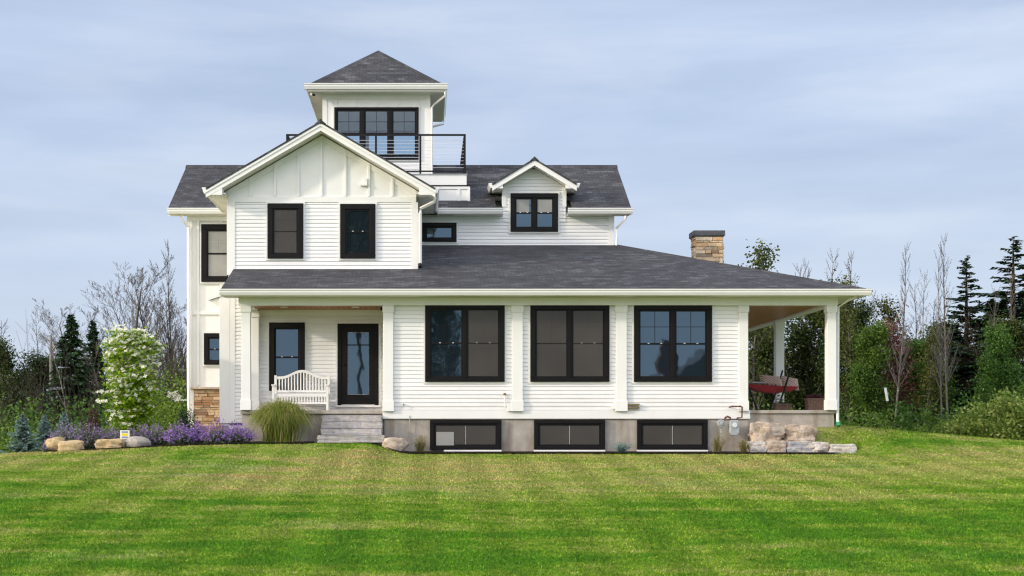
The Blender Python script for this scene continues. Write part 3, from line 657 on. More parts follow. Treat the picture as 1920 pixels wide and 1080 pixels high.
H(MB().box(tx0 + .12, tx1 - .12, YT + .12, yt1 - .12, 9.72, 9.75), 'tower_ceiling', 'white')
H(lap(wx0 - .02, wx1 + .02, 7.32, wz0 - .05, YT), 'siding', 'siding')
mb = MB().box(tx0 - .03, tx0 + .11, YT - .03, YT + .11, 7.3, 9.80).box(tx1 - .11, tx1 + .03, YT - .03, YT + .11, 7.3, 9.80)
mb.box(tx0 + .11, wx0 - .045, YT - .018, YT, 7.32, 9.80).box(wx1 + .045, tx1 - .11, YT - .018, YT, 7.32, 9.80)
mb.box(tx0 - .03, tx1 + .03, YT - .034, YT, 9.80, te)
for u in (631, 667, 707, 747, 784): mb.box(PX(u, YT) - .025, PX(u, YT) + .025, YT - .02, YT, wz1 + .05, 9.80)
H(mb, 'tower_trim', 'white', bevel=.004)
window(627, 785, 202, 300, YT, 3, 'double', ['glass'] * 3, casing=.07, sash=.045, clear=True, locks=False)
def back_window(y):   # plain openings' frames on the far side and the flanks of the tower
    mb = MB(); mb.box(wx0, wx1, y, y + .07, wz1 - .09, wz1).box(wx0, wx1, y, y + .07, wz0, wz0 + .09)
    for k in range(4): a = wx0 + (wx1 - wx0 - .09) * k / 3; mb.box(a, a + .09, y, y + .07, wz0 + .09, wz1 - .09)
    mb.box(wx0 + .09, wx1 - .09, y + .02, y + .05, (wz0 + wz1) / 2 - .03, (wz0 + wz1) / 2 + .03)
    w = H(mb, 'window', 'black'); H(MB().box(wx0 + .05, wx1 - .05, y + .03, y + .04, wz0 + .05, wz1 - .05), 'pane', 'clear', w)
back_window(yt1)
for xx in (tx0 - .02, tx1 - .04):
    w = H(MB().box(xx, xx + .06, YT + .5, yt1 - .5, 9.42, 9.5).box(xx, xx + .06, YT + .5, yt1 - .5, 8.0, 8.08).box(xx, xx + .06, YT + .5, YT + .58, 8.08, 9.42).box(xx, xx + .06, yt1 - .58, yt1 - .5, 8.08, 9.42).box(xx, xx + .06, YT + 1.53, YT + 1.61, 8.08, 9.42), 'window', 'black')
    H(MB().box(xx + .02, xx + .03, YT + .55, yt1 - .55, 8.04, 9.46), 'pane', 'clear', w)
ax = (tc, YT + 1.57, 11.66); hw = 1.98; tz = 10.13
cor = [(tc - hw, YT + 1.57 - hw, tz), (tc + hw, YT + 1.57 - hw, tz), (tc + hw, YT + 1.57 + hw, tz), (tc - hw, YT + 1.57 + hw, tz)]
for k in range(4):
    a, b = cor[k], cor[(k + 1) % 4]; roof([a, b, ax], (b[0] - a[0], b[1] - a[1], 0), 'tower_roof'); ridge(a, (ax[0], ax[1], ax[2]), .08, .02)
gx0, gx1, gy0, gy1 = tc - hw - .12, tc + hw + .12, YT + 1.57 - hw - .12, YT + 1.57 + hw + .12
H(gutter_x(gx0, gx1, gy0, tz + .02, .17), 'gutter', 'gutter')
H(gutter_y(gy0 + .11, gy1, gx0, -1, tz + .02, .17), 'gutter', 'gutter'); H(gutter_y(gy0 + .11, gy1, gx1, 1, tz + .02, .17), 'gutter', 'gutter')
H(MB().box(gx0 + .1, gx1 - .1, gy0 + .1, gy1 - .05, te - .02, te + .02), 'soffit', 'soffit')
downspout([(gx1 - .06, gy0 + .12, te), (gx1 - .07, gy0 + .14, te - .14), (tx1 + .13, YT - .05, te - .32), (tx1 + .07, YT - .05, te - .42), (tx1 + .07, YT - .05, 7.32)], .035)
downspout([(gx1 - .06, gy1 - .2, te), (gx1 - .07, gy1 - .22, te - .12), (tx1 + .12, yt1 - .1, te - .3), (tx1 + .06, yt1 - .1, te - .4), (tx1 + .06, yt1 - .1, 7.32)], .035)
x = PX(585, 6.2)
cm = H(MB().lathe((x, 6.22, te - .12), [(.05, .10), (.05, .06), (.045, .03), (.02, 0)], 12), 'security_camera', 'white', smooth=True)
H(MB().tube([(x + .03, 6.19, te - .09), (x + .07, 6.1, te - .12)], .035, 8), 'camera_lens', 'blackmetal', cm)
x = PX(715, .0)
H(MB().lathe((x, .2, 2.98), [(.02, .10), (.035, .07), (.035, .03), (.01, 0)], 10), 'security_camera', 'blackmetal')

# chimney
ch = H(MB().box(7.79, 8.58, 5.52, 6.1, 3.6, 5.6), 'chimney', 'concrete')
H(stonework(7.79, 8.58, 5.52, 6.1, 3.6, 5.6, 11, hrow=(.05, .13), mw=(.14, .5)), 'chimney_stone', 'chimstone', ch, bevel=.008)
H(MB().box(7.72, 8.64, 5.45, 6.17, 5.6, 5.76), 'chimney_cap', 'bluestone', ch, bevel=.015)

# windows of the house
window(502, 569, 382, 485, YB, 1, fill=['screen'], casing=.14)
window(638, 704, 383, 485, YB, 1, fill=['glass'], casing=.14, cross=False)
window(797, 946, 570, 716, 0, 2, fill=['glass', 'screen'])
window(994, 1142, 571, 716, 0, 2, fill=['screen', 'screen'])
window(1188, 1334, 572, 716, 0, 2, fill=['glass', 'glass'])
window(957, 1046, 363, 435, yd, 2, fill=['glass', 'glass'], casing=.13)
window(791, 856, 418, 454, YW, 1, 'fixed', casing=.11)
window(378, 440, 421, 529, YW, 1, fill=['blind'], casing=.16, locks=False)
window(383, 440, 625, 684, YW, 1, 'double', casing=.12, cross=False)
window(505, 572, 605, 733, YB, 1, fill=['glass'], casing=.14, cross=False)
for u0, u1 in ((806, 940), (1001, 1134), (1194, 1326)):
    window(u0, u1, 787, 843, 0, 1, 'slider', ['screen'], casing=.10, sash=.05, locks=False, surround=False, name='basement_window')
    H(MB().box(PX(u0, 0) + (.35 if u0 < 900 else 0), PX(u1, 0), -.10, .02, PZ(847, 0), PZ(843.5, 0)), 'window_sill', 'white')
x = PX(832, 0); 
H(MB().box(PX(818, 0), PX(851, 0), -.062, -.052, PZ(835, 0), PZ(810, 0)), 'basement_blind', 'blind')
# white blinds half drawn behind the dormer's upper sashes
for a, b in ((968, 992), (1008, 1035)):
    H(MB().box(PX(a, yd), PX(b, yd), yd - .041, yd - .0345, PZ(399, yd), PZ(373, yd)), 'blind', 'blind')
# front door
dx0, dx1, dz0, dz1 = PX(633, YB), PX(710, YB), PZ(760, YB), PZ(607, YB)
dr = H(MB().box(dx0, dx0 + .10, YB - .07, YB, dz0, dz1).box(dx1 - .10, dx1, YB - .07, YB, dz0, dz1).box(dx0 + .1, dx1 - .1, YB - .07, YB, dz1 - .08, dz1), 'front_door', 'black', bevel=.006)
a, b, c, d = PX(652, YB), PX(692, YB), PZ(740, YB), PZ(623, YB)
H(MB().box(dx0 + .1, a, YB - .05, YB, dz0 + .03, dz1 - .08).box(b, dx1 - .1, YB - .05, YB, dz0 + .03, dz1 - .08).box(a, b, YB - .05, YB, d, dz1 - .08).box(a, b, YB - .05, YB, dz0 + .03, c), 'door_leaf', 'black', dr, bevel=.004)
H(MB().box(a + .01, b - .01, YB - .03, YB - .024, c + .01, d - .01), 'pane', 'glass', dr)
H(MB().box(a, b, YB - .038, YB - .03, PZ(648, YB), PZ(646, YB)).box((a + b) / 2 - .008, (a + b) / 2 + .008, YB - .0385, YB - .03, PZ(646, YB), d), 'muntin', 'black', dr)
H(MB().lathe((PX(645, YB), YB - .10, PZ(687, YB)), [(.012, 0), (.03, .02), (.035, .05), (.02, .075)], 12).box(PX(643, YB), PX(647, YB), YB - .055, YB - .05, PZ(694, YB), PZ(680, YB)), 'door_handle', 'blackmetal', dr, smooth=False)
t = .055
H(MB().box(dx0 - t, dx0, YB - .05, YB - .001, dz0, dz1 + t).box(dx1, dx1 + t, YB - .05, YB - .001, dz0, dz1 + t).box(dx0, dx1, YB - .05, YB - .001, dz1, dz1 + t).box(dx0 - t, dx1 + t, YB - .09, YB - .001, dz0 - .05, dz0), 'door_trim', 'white', dr)

# small fittings on the front wall
H(MB().tube([(PX(946, -.05), -.03, PZ(739, 0)), (PX(946, -.05), -.06, PZ(742, 0)), (PX(947, 0), -.06, PZ(763, 0)), (PX(953, 0), -.06, PZ(766, 0))], .018, 8), 'vent_pipe', 'white')
H(MB().tube([(PX(946, 0), -.02, PZ(739, 0)), (PX(946, 0), -.09, PZ(739, 0))], .032, 10), 'wall_tap', 'brass')
H(MB().box(PX(951, 0), PX(959, 0), -.10, -.02, PZ(771, 0), PZ(759, 0)), 'junction_box', 'white', bevel=.006)
H(MB().box(PX(1177, 0), PX(1198, 0), -.10, -.02, PZ(760, 0), PZ(757, 0)).box(PX(1177, 0), PX(1198, 0), -.10, -.02, PZ(766, 0), PZ(763, 0)), 'wall_vent', 'brass')
H(MB().tube([(PX(1150, 0), -.01, PZ(764, 0)), (PX(1150, 0), -.10, PZ(764, 0))], .05, 12), 'vent_pipe', 'white')
H(MB().tube([(PX(757, 0), -.02, PZ(758, 0)), (PX(757, 0), -.09, PZ(758, 0)), (PX(757, 0), -.09, PZ(764, 0))], .02, 8), 'wall_tap', 'grey_metal')
H(MB().tube([(PX(768, 0), -.04, PZ(779, 0)), (PX(768, 0), -.03, -.5)], .008, 6), 'ground_wire', 'grey_metal')

# ------------------------------------------------------------------ things by the house
def gas_meter():
    y = -.22; t = thing('gas_meter', 'grey gas meter with rust brown pipes on the concrete foundation at the house corner', 'gas meter', (PX(1376, y), y, PZ(817, y)))
    x0, x1 = PX(1367, y), PX(1385, y); zc = PZ(797, y)
    mb = MB().prism([(x0, PZ(795, y)), (x0 + .02, PZ(788, y)), (x1 - .02, PZ(788, y)), (x1, PZ(795, y)), (x1, PZ(811, y)), (x1 - .05, PZ(817, y)), (x0 + .05, PZ(817, y)), (x0, PZ(811, y))], 'y', y - .1, y + .1)
    mb.build('meter_body', MAT['grey_metal'], t, bevel=.02)
    MB().tube([(PX(1376, y), y - .13, zc), (PX(1376, y), y - .095, zc)], .06, 16).build('dial', MAT['cable'], t)
    MB().tube([(PX(1352, y), y - .05, PZ(794, y)), (PX(1352, y), y + .06, PZ(794, y))], [.10, .10], 16).tube([(PX(1352, y), y - .08, PZ(794, y)), (PX(1352, y), y - .05, PZ(794, y))], .05, 12).build('regulator', MAT['grey_metal'], t, bevel=.015)
    MB().tube([(PX(1358, y), y, PZ(789, y)), (PX(1360, y), y, PZ(783, y)), (PX(1364, y), y, PZ(781, y)), (PX(1369, y), y, PZ(783, y)), (PX(1370, y), y, PZ(790, y))], .025, 8).build('pipe', MAT['rust'], t)
    MB().tube([(PX(1381, y), y, PZ(789, y)), (PX(1382, y), y, PZ(784, y)), (PX(1391, y), y, PZ(782.5, y)), (PX(1391.5, y), y, PZ(763, y)), (PX(1389, y), y, PZ(762, y)), (PX(1372, y), y, PZ(762, y)), (PX(1371, y), .0, PZ(763, y))], .02, 8).build('pipe', MAT['rust'], t)
    MB().tube([(PX(1352, y), y, PZ(801, y)), (PX(1353, y), y, -.6)], .018, 8).build('pipe', MAT['grey_metal'], t)
gas_meter()

def bench():
    y = 1.2; fl = .48; x0, x1 = PX(512, y), PX(617, y); t = thing('porch_bench', 'white slatted porch bench with arched back before the window beside the black door', 'bench', ((x0 + x1) / 2, y, fl))
    w = x1 - x0; yb, yf = 1.52, .98; seat = fl + .44; W = MAT['white']
    def top(x): s = (x - x0) / w; return fl + .90 + .17 * math.sin(math.pi * min(max((s - .12) / .76, 0), 1)) ** 2
    mb = MB(); n = 24
    for i in range(n):
        a, b = x0 + w * i / n, x0 + w * (i + 1) / n
        mb.prism([(a, top(a) - .07), (b, top(b) - .07), (b, top(b)), (a, top(a))], 'y', yb - .02, yb + .02)
    mb.build('top_rail', W, t)
    mb = MB()
    for i in range(18):
        x = x0 + .05 + (w - .1) * i / 17; mb.box(x - .018, x + .018, yb - .012, yb + .012, seat + .10, top(x) - .068)
    mb.box(x0, x1, yb - .018, yb + .018, seat + .04, seat + .10)
    mb.build('backrest', W, t)
    mb = MB()
    for k in range(6): mb.box(x0 + .03, x1 - .03, yf + .01 + k * .085, yf + .08 + k * .085, seat - .02, seat + .005)
    mb.build('seat', W, t)
    mb = MB().box(x0 + .06, x1 - .06, yf, yf + .03, seat - .08, seat - .021).box(x0 + .06, x1 - .06, yf, yf + .03, seat - .27, seat - .22)
    for i in range(18): x = x0 + .1 + (w - .2) * i / 17; mb.box(x - .016, x + .016, yf + .004, yf + .026, seat - .22, seat - .08)
    mb.build('apron', W, t)
    for x in (x0 + .03, x1 - .03):
        for yy, zt in ((yf, seat + .2), (yb, fl + .93)): MB().box(x - .03, x + .03, yy - .03, yy + .03, fl, zt).build('leg', W, t)
        MB().box(x - .045, x + .045, yf - .06, yb, seat + .2, seat + .235).build('armrest', W, t)
bench()

def swing():
    y = 3.0; fl = .48; X = lambda u: PX(u, y); Z = lambda v: PZ(v, y)
    t = thing('porch_swing', 'red canvas swing seat on a black tubular stand under the porch roof', 'swing seat', (X(1447), y, fl))
    # sagging seat
    mb = MB(); n = 16; xa, xb = X(1396), X(1491)
    for i in range(n):
        s0, s1 = i / n, (i + 1) / n; f = lambda s: Z(723 + 5 * s) - .17 * math.sin(math.pi * s) ** .8
        g = lambda s: Z(720 + 5 * s) - .02 * math.sin(math.pi * s)
        a, b = xa + (xb - xa) * s0, xa + (xb - xa) * s1
        mb.prism([(a, f(s0)), (b, f(s1)), (b, g(s1)), (a, g(s0))], 'y', y - .3, y + .3)
    mb.build('seat', MAT['red'], t)
    fr = MB()
    for yy in (y - .42, y + .42):
        fr.tube([(X(1449), yy, fl), (X(1462), yy, Z(735)), (X(1475), yy, Z(693))], .025, 8)
        fr.tube([(X(1414), yy, fl), (X(1400), yy, Z(735)), (X(1385), yy, Z(693))], .025, 8)
    fr.build('frame', MAT['blackmetal'], t)
    mb = MB().box(X(1404), X(1432), y - .28, y + .28, Z(720), Z(716)); mb.build('seat_pad', MAT['blind'], t, bevel=.02)
swing()
def stripes():
    m = M('striped_cushion_cloth'); w = m.n('TexWave', wave_type='BANDS', bands_direction='DIAGONAL'); w.inputs['Scale'].default_value = 3.2; w.inputs['Distortion'].default_value = .6; m.l(m.obj(), w.inputs[0])
    m.base(m.ramp(w.outputs['Fac'], [(.0, (.22, .05, .05)), (.2, (.42, .36, .30)), (.42, (.50, .47, .42)), (.6, (.20, .21, .19)), (.8, (.46, .40, .32)), (1, (.34, .12, .08))])).set(.9); return m.m
STR = stripes()
def pillow(name, label, u0, u1, v0, v1, tilt):
    y = 3.0; x0, x1, z0, z1 = PX(u0, y), PX(u1, y), PZ(v1, y), PZ(v0, y); t = thing(name, label, 'cushion', ((x0 + x1) / 2, y, z0), 'striped cushions on the swing seat')
    mb = MB(); n = 8
    V = []
    for i in range(n + 1):
        for j in range(n + 1):
            s, q = i / n * 2 - 1, j / n * 2 - 1; b = .075 * ((1 - s ** 4) * (1 - q ** 4)) ** .5
            V.append((s, q, b))
    for sg in (-1, 1):
        base = len(mb.v)
        for s, q, b in V:
            zz = (z0 + z1) / 2 + q * (z1 - z0) / 2 - s * tilt; mb.v.append(((x0 + x1) / 2 + s * (x1 - x0) / 2, y + sg * b + q * .08, zz))
        for i in range(n):
            for j in range(n): a = base + i * (n + 1) + j; mb.f.append((a, a + n + 1, a + n + 2, a + 1))
    mb.build('cover', STR, t, smooth=True)
pillow('cushion', 'long striped cushion on the left of the red swing seat', 1425, 1464, 704, 723, .03)
pillow('cushion', 'short striped cushion leaning at the right end of the red swing seat', 1465, 1497, 707, 730, .05)

def np_leaves(C, size, rng, flat=0.0, aspect=.62):
    """diamond leaves at centres C; flat -> leaves lie more level"""
    n = len(C); a = rng.normal(size=(n, 3)); a[:, 2] *= (1 - flat); a /= np.linalg.norm(a, axis=1, keepdims=True) + 1e-9
    nn = rng.normal(size=(n, 3)); nn[:, 2] += flat * 3; b = np.cross(nn, a); b /= np.linalg.norm(b, axis=1, keepdims=True) + 1e-9
    s = (size * rng.uniform(.65, 1.3, n))[:, None]
    V = np.stack([C - a * s * .5, C + b * s * .5 * aspect, C + a * s * .5, C - b * s * .5 * aspect], 1).reshape(-1, 3)
    return V, np.arange(4 * n).reshape(-1, 4)
def np_tubes(segs, k=4):
    P0 = np.array([s[0] for s in segs]); P1 = np.array([s[1] for s in segs]); R0 = np.array([s[2] for s in segs]); R1 = np.array([s[3] for s in segs])
    d = P1 - P0; d /= np.linalg.norm(d, axis=1, keepdims=True) + 1e-9
    ref = np.where(np.abs(d[:, 2:3]) < .9, np.array([[0, 0, 1.]]), np.array([[0, 1., 0]])); a = np.cross(d, ref); a /= np.linalg.norm(a, axis=1, keepdims=True) + 1e-9; b = np.cross(d, a)
    t = np.arange(k) / k * math.tau; ring = np.cos(t)[None, :, None] * a[:, None] + np.sin(t)[None, :, None] * b[:, None]
    V = np.concatenate([P0[:, None] + ring * R0[:, None, None], P1[:, None] + ring * R1[:, None, None]], 1).reshape(-1, 3)
    base = (np.arange(len(segs)) * 2 * k)[:, None, None]; i = np.arange(k); q = np.stack([i, (i + 1) % k, k + (i + 1) % k, k + i], -1)[None]
    return V, (base + q).reshape(-1, 4)
def ribbons(paths, widths, rng):
    """paths: (n, m, 3) centre lines; tapering flat ribbons"""
    n, m, _ = paths.shape; a = rng.uniform(0, math.tau, n); side = np.stack([np.cos(a), np.sin(a), 0 * a], -1)
    prof = np.linspace(1, .12, m); off = side[:, None, :] * (widths[:, None] * prof[None])[..., None] * .5
    V = np.stack([paths - off, paths + off], 2).reshape(-1, 3)
    base = (np.arange(n) * m * 2)[:, None]; i = (np.arange(m - 1) * 2)[None]; b = base + i
    Fc = np.stack([b, b + 1, b + 3, b + 2], -1).reshape(-1, 4); return V, Fc

# planters on the porch
def planter(label, u0, u1, v0, y, flower):
    x0, x1 = PX(u0, y), PX(u1, y); zt = PZ(v0, y); t = thing('planter_box', label, 'planter', ((x0 + x1) / 2, y, .48), 'wooden planters on the porch')
    mb = MB().box(x0, x1, y - .15, y + .15, .48, zt - .04); mb.build('box', MAT['planter'], t)
    mb = MB().box(x0 - .02, x1 + .02, y - .17, y + .17, zt - .04, zt)
    for k in range(6): a = x0 + (x1 - x0) * (k + .5) / 6; mb.box(a - .02, a + .02, y - .158, y - .15, .49, zt - .05)
    mb.build('rim', MAT['planter'], t)
    C = np.stack([RNG.uniform(x0, x1, 300), RNG.uniform(y - .14, y + .14, 300), zt + RNG.random(300) ** 2 * (.10 if flower else .35)], -1)
    V, Q = np_leaves(C, .05, RNG); np_mesh('foliage', V, Q, LF['dark'] if not flower else LF['redleaf'], t)
LF = {
 'dark': leafmat('dark_leaves', [(0, (.017, .034, .010)), (.6, (.034, .064, .017)), (1, (.075, .115, .032))], .25, big=(.35, (1.5, 1.2, .8))),
 'mid': leafmat('green_leaves', [(0, (.030, .075, .012)), (.5, (.055, .135, .020)), (1, (.11, .21, .04))], .35, big=(.3, (1.35, 1.1, .9))),
 'olive': leafmat('olive_leaves', [(0, (.035, .050, .012)), (.6, (.070, .095, .022)), (1, (.12, .15, .04))], .3, big=(.3, (1.3, 1.1, .8))),
 'light': leafmat('yellow_green_leaves', [(0, (.07, .13, .012)), (.5, (.12, .21, .02)), (1, (.22, .30, .05))], .35),
 'shrub': leafmat('pale_shrub_leaves', [(0, (.07, .13, .018)), (.45, (.165, .25, .035)), (.82, (.31, .38, .075)), (1, (.52, .53, .20))], .35),
 'needle': leafmat('dark_needles', [(0, (.010, .028, .014)), (.6, (.018, .045, .020)), (1, (.032, .068, .028))], .1),
 'needle2': leafmat('green_needles', [(0, (.012, .036, .014)), (.6, (.022, .062, .020)), (1, (.045, .10, .03))], .1),
 'blue': leafmat('blue_needles', [(0, (.10, .17, .15)), (.6, (.19, .30, .275)), (1, (.34, .47, .43))], .2),
 'redleaf': leafmat('dark_red_leaves', [(0, (.03, .008, .012)), (.6, (.06, .015, .02)), (1, (.11, .04, .035))], .25),
 'pinkleaf': leafmat('rusty_pink_leaves', [(0, (.12, .03, .03)), (.6, (.20, .07, .07)), (1, (.28, .12, .11))], .3),
 'lavleaf': leafmat('grey_green_stems', [(0, (.055, .085, .04)), (.6, (.10, .14, .075)), (1, (.18, .22, .13))], .25),
 'lav': leafmat('lilac_flower_spikes', [(0, (.16, .10, .22)), (.45, (.29, .19, .40)), (.8, (.42, .31, .55)), (1, (.56, .48, .66))], .3),
 'vivid': leafmat('violet_flower_spikes', [(0, (.17, .08, .30)), (.45, (.33, .17, .56)), (.8, (.48, .30, .74)), (1, (.62, .48, .80))], .3),
 'fount': leafmat('fountain_grass_blades', [(0, (.10, .18, .018)), (.45, (.21, .28, .035)), (.7, (.36, .37, .09)), (.9, (.50, .42, .18)), (1, (.62, .54, .32))], .4),
 'dry': leafmat('dry_stems', [(0, (.13, .12, .05)), (.5, (.24, .22, .08)), (1, (.38, .33, .15))], .3),
 'dog': leafmat('dogwood_leaves', [(0, (.09, .20, .005)), (.5, (.20, .36, .010)), (1, (.36, .50, .03))], .5),
 'petal': leafmat('white_bracts', [(0, (.62, .66, .40)), (.5, (.78, .78, .64)), (1, (.85, .84, .78))], .3, spec=.2),
}
def bark(name, a, b):
    m = M(name); m.base(m.ramp(m.noise(7, 5, .65, m.scaled((3, 3, .6))), [(.3, a), (.7, b)])).set(.9, 0, .15); return m.m
BK = {'grey': bark('grey_bark', (.085, .074, .070), (.175, .16, .15)), 'dark': bark('dark_bark', (.030, .025, .022), (.075, .062, .052)), 'pale': bark('pale_bark', (.17, .15, .13), (.33, .30, .27)), 'brown': bark('brown_bark', (.06, .042, .03), (.12, .09, .065))}
planter('brown wooden planter with red blooms beside the rear of the right porch column', 1512, 1541, 747, 1.6, True)
planter('low wooden planter with dark foliage beneath the red swing seat', 1452, 1481, 757, 2.2, False)

# rocks
def rock(name, label, u0, u1, v0, v1, y, depth, mat, seed, boxy=.6, rough=.10, group='boulders and wall stones along the beds', sink=.03):
    if name == 'stone_step': sink = .0
    x0, x1, z0, z1 = PX(u0, y), PX(u1, y), PZ(v1, y), PZ(v0, y); import bmesh
    bm = bmesh.new(); bmesh.ops.create_cube(bm, size=2); bmesh.ops.subdivide_edges(bm, edges=bm.edges, cuts=9, use_grid_fill=True)
    o3 = Vector((seed * 7.3, seed * 3.1, seed * 5.7))
    for v in bm.verts:
        p = v.co.copy(); sph = p.normalized(); q = p * boxy * .86 + sph * (1 - boxy) * 1.05
        k = mnoise.fractal(q * 1.1 + o3, .9, 2.0, 5); k2 = mnoise.cell(q * 1.6 + o3) - .3
        q += sph * (k * rough * 1.6 + k2 * rough * .5)
        v.co = q
    mx = [max(abs(v.co[i]) for v in bm.verts) for i in range(3)]
    for v in bm.verts: v.co = Vector((v.co.x / mx[0] * (x1 - x0) / 2, v.co.y / mx[1] * depth / 2, v.co.z / mx[2] * ((z1 - z0) / 2 + sink)))
    me = bpy.data.meshes.new(name); bm.to_mesh(me); bm.free(); me.materials.append(mat)
    if boxy < .5:
        for p in me.polygons: p.use_smooth = True
    o = bpy.data.objects.new(name, me); COL.objects.link(o); o.location = ((x0 + x1) / 2, y + depth / 2, (z0 + z1) / 2 - sink)
    return tag(o, label, 'stone', group)
rock('boulder', 'yellowish upright boulder at the far left end of the flower bed', 79, 120, 817, 848, -1.45, .5, MAT['rock_yellow'], 1, .3, .13)
rock('boulder', 'long low tan boulder lying right beside the yellowish upright one', 102, 156, 825, 848, -1.65, .5, MAT['rock_yellow'], 2, .35, .11)
rock('boulder', 'blocky brown boulder with a flat top below the yard sign', 172, 233, 820, 847, -1.6, .6, MAT['rock_yellow'], 3, .62, .12)
rock('boulder', 'round grey boulder right of the yard sign', 229, 279, 817, 844, -1.55, .5, MAT['rock_grey'], 4, .15, .10)
rock('boulder', 'craggy brown and grey boulder at the foot of the stone steps', 711, 768, 818, 847, -.95, .5, MAT['rock_tan'], 5, .4, .14)
ST = 'wall stones stacked at the right corner'
rock('wall_stone', 'big tan block on the top left of the stone stack', 1407, 1478, 789, 830, -.6, .6, MAT['rock_tan'], 6, .66, .17, ST)
rock('wall_stone', 'big tan block with a grey end on the top right of the stone stack', 1464, 1538, 795, 830, -.55, .65, MAT['rock_tan'], 7, .66, .17, ST)
rock('wall_stone', 'small pale stone at the left of the bottom row of the stack', 1405, 1441, 827, 846, -.72, .5, MAT['rock_pale'], 8, .75, .10, ST)
rock('wall_stone', 'smooth pinkish stone second in the bottom row of the stack', 1438, 1476, 825, 845, -.75, .5, MAT['rock_tan'], 9, .85, .05, ST)
rock('wall_stone', 'long pale rough stone third in the bottom row of the stack', 1471, 1532, 826, 849, -.78, .5, MAT['rock_pale'], 10, .75, .11, ST)
rock('wall_stone', 'grey white craggy stone under the right end of the top blocks', 1516, 1560, 826, 851, -.8, .55, MAT['rock_pale'], 12, .65, .14, ST)
rock('wall_stone', 'flat pale stone alone at the right end of the stack in the lawn', 1556, 1612, 832, 853, -.95, .6, MAT['rock_pale'], 13, .7, .12, ST)
# steps
SG = 'stone steps to the front door'
for i, (u0, u1, v0, v1, yf, dp, lab) in enumerate(((602, 718, 778.5, 790.7, -.22, .20, 'topmost bluish stone step right under the porch floor'), (600, 718.5, 791.1, 803, -.36, .34, 'second stone step from the top below the front door'), (598.5, 719, 803.4, 815.6, -.52, .48, 'third stone step from the top, above the rough bottom step'), (592, 723, 816, 830, -.80, .75, 'widest rough stone step at the bottom of the flight'))):
    rock('stone_step', lab, u0, u1, v0, v1, yf, dp, MAT['step'], 20 + i, .983, .030, SG)

# yard sign
def sign():
    y = -1.3; X = lambda u: PX(u, y); Z = lambda v: PZ(v, y)
    t = thing('yard_sign', 'small white yard sign with a yellow band among the lavender and boulders', 'sign', (X(235), y, gz(X(235), y)))
    MB().box(X(225.5), X(243), y - .008, y + .008, Z(823), Z(807)).build('plate', MAT['white'], t, bevel=.006)
    MB().box(X(228), X(240.5), y - .011, y - .0085, Z(817.5), Z(812.5)).build('yellow_band', MAT['yellow'], t)
    MB().box(X(228), X(240.5), y - .0105, y - .0085, Z(811.5), Z(808.5)).box(X(228), X(240.5), y - .0105, y - .0085, Z(821.5), Z(818.5)).build('grey_band', MAT['signblue'], t)
    MB().box(X(234) - .012, X(234) + .012, y - .004, y + .004, gz(X(234), y) - .1, Z(822.9)).build('stake', MAT['grey_metal'], t)
sign()

# ------------------------------------------------------------------ bed plants
def clump(name, label, cat, u, vtop, y, width, leafm, flowm, seed, group, n=420, spike=.16, flow=True):
    rng = np.random.default_rng(seed); x = PX(u, y); g = gz(x, y); h = PZ(vtop, y) - g; t = thing(name, label, cat, (x, y, g), group)
    a = rng.uniform(0, math.tau, n); r = np.sqrt(rng.random(n)); lean = r * width / 2 * rng.uniform(.75, 1.15, n); L = h * rng.uniform(.45, 1.15, n) * (1 - .66 * r ** 2) * (1 + .14 * np.sin(a * 3 + seed))
    m = 5; s = np.linspace(0, 1, m)[None, :, None]
    dirv = np.stack([np.cos(a), np.sin(a) * .8, 0 * a], -1)[:, None]
    base = np.array([x, y, g])[None, None] + dirv * (r * width * .12)[:, None, None]
    path = base + dirv * lean[:, None, None] * s ** 1.3 + np.array([0, 0, 1.])[None, None] * (L[:, None, None] * s)
    path += rng.normal(size=path.shape) * .012
    V, Q = ribbons(path, rng.uniform(.010, .02, n), rng); 
    C = (path[:, 1] * .3 + path[:, 3] * .7)[rng.integers(0, n, n * 3)] + rng.normal(size=(n * 3, 3)) * np.array([.06, .06, .05]); C[:, 2] = np.minimum(C[:, 2], g + (C[:, 2] - g) * .82)
    V2, Q2 = np_leaves(C, .055, rng); V = np.concatenate([V, V2]); Q = np.concatenate([Q, Q2 + len(V) - len(V2)])
    np_mesh('foliage', V, Q, leafm, t)
    if flow:
        tip = path[:, -1]; dt = path[:, -1] - path[:, -2]; dt /= np.linalg.norm(dt, axis=1, keepdims=True); k = 6
        keep = rng.random(len(tip)) < (.75 if flowm is LF['vivid'] else .5); tip = tip[keep]; dt = dt[keep]; n = len(tip)
        q = rng.random((n, k, 1)); C = (tip[:, None] + dt[:, None] * (q - .75) * spike + rng.normal(size=(n, k, 3)) * .012).reshape(-1, 3)
        V, Q = np_leaves(C, .034, rng); np_mesh('flowers', V, Q, flowm, t)
    return t
LG = 'purple flowering clumps edging the bed'
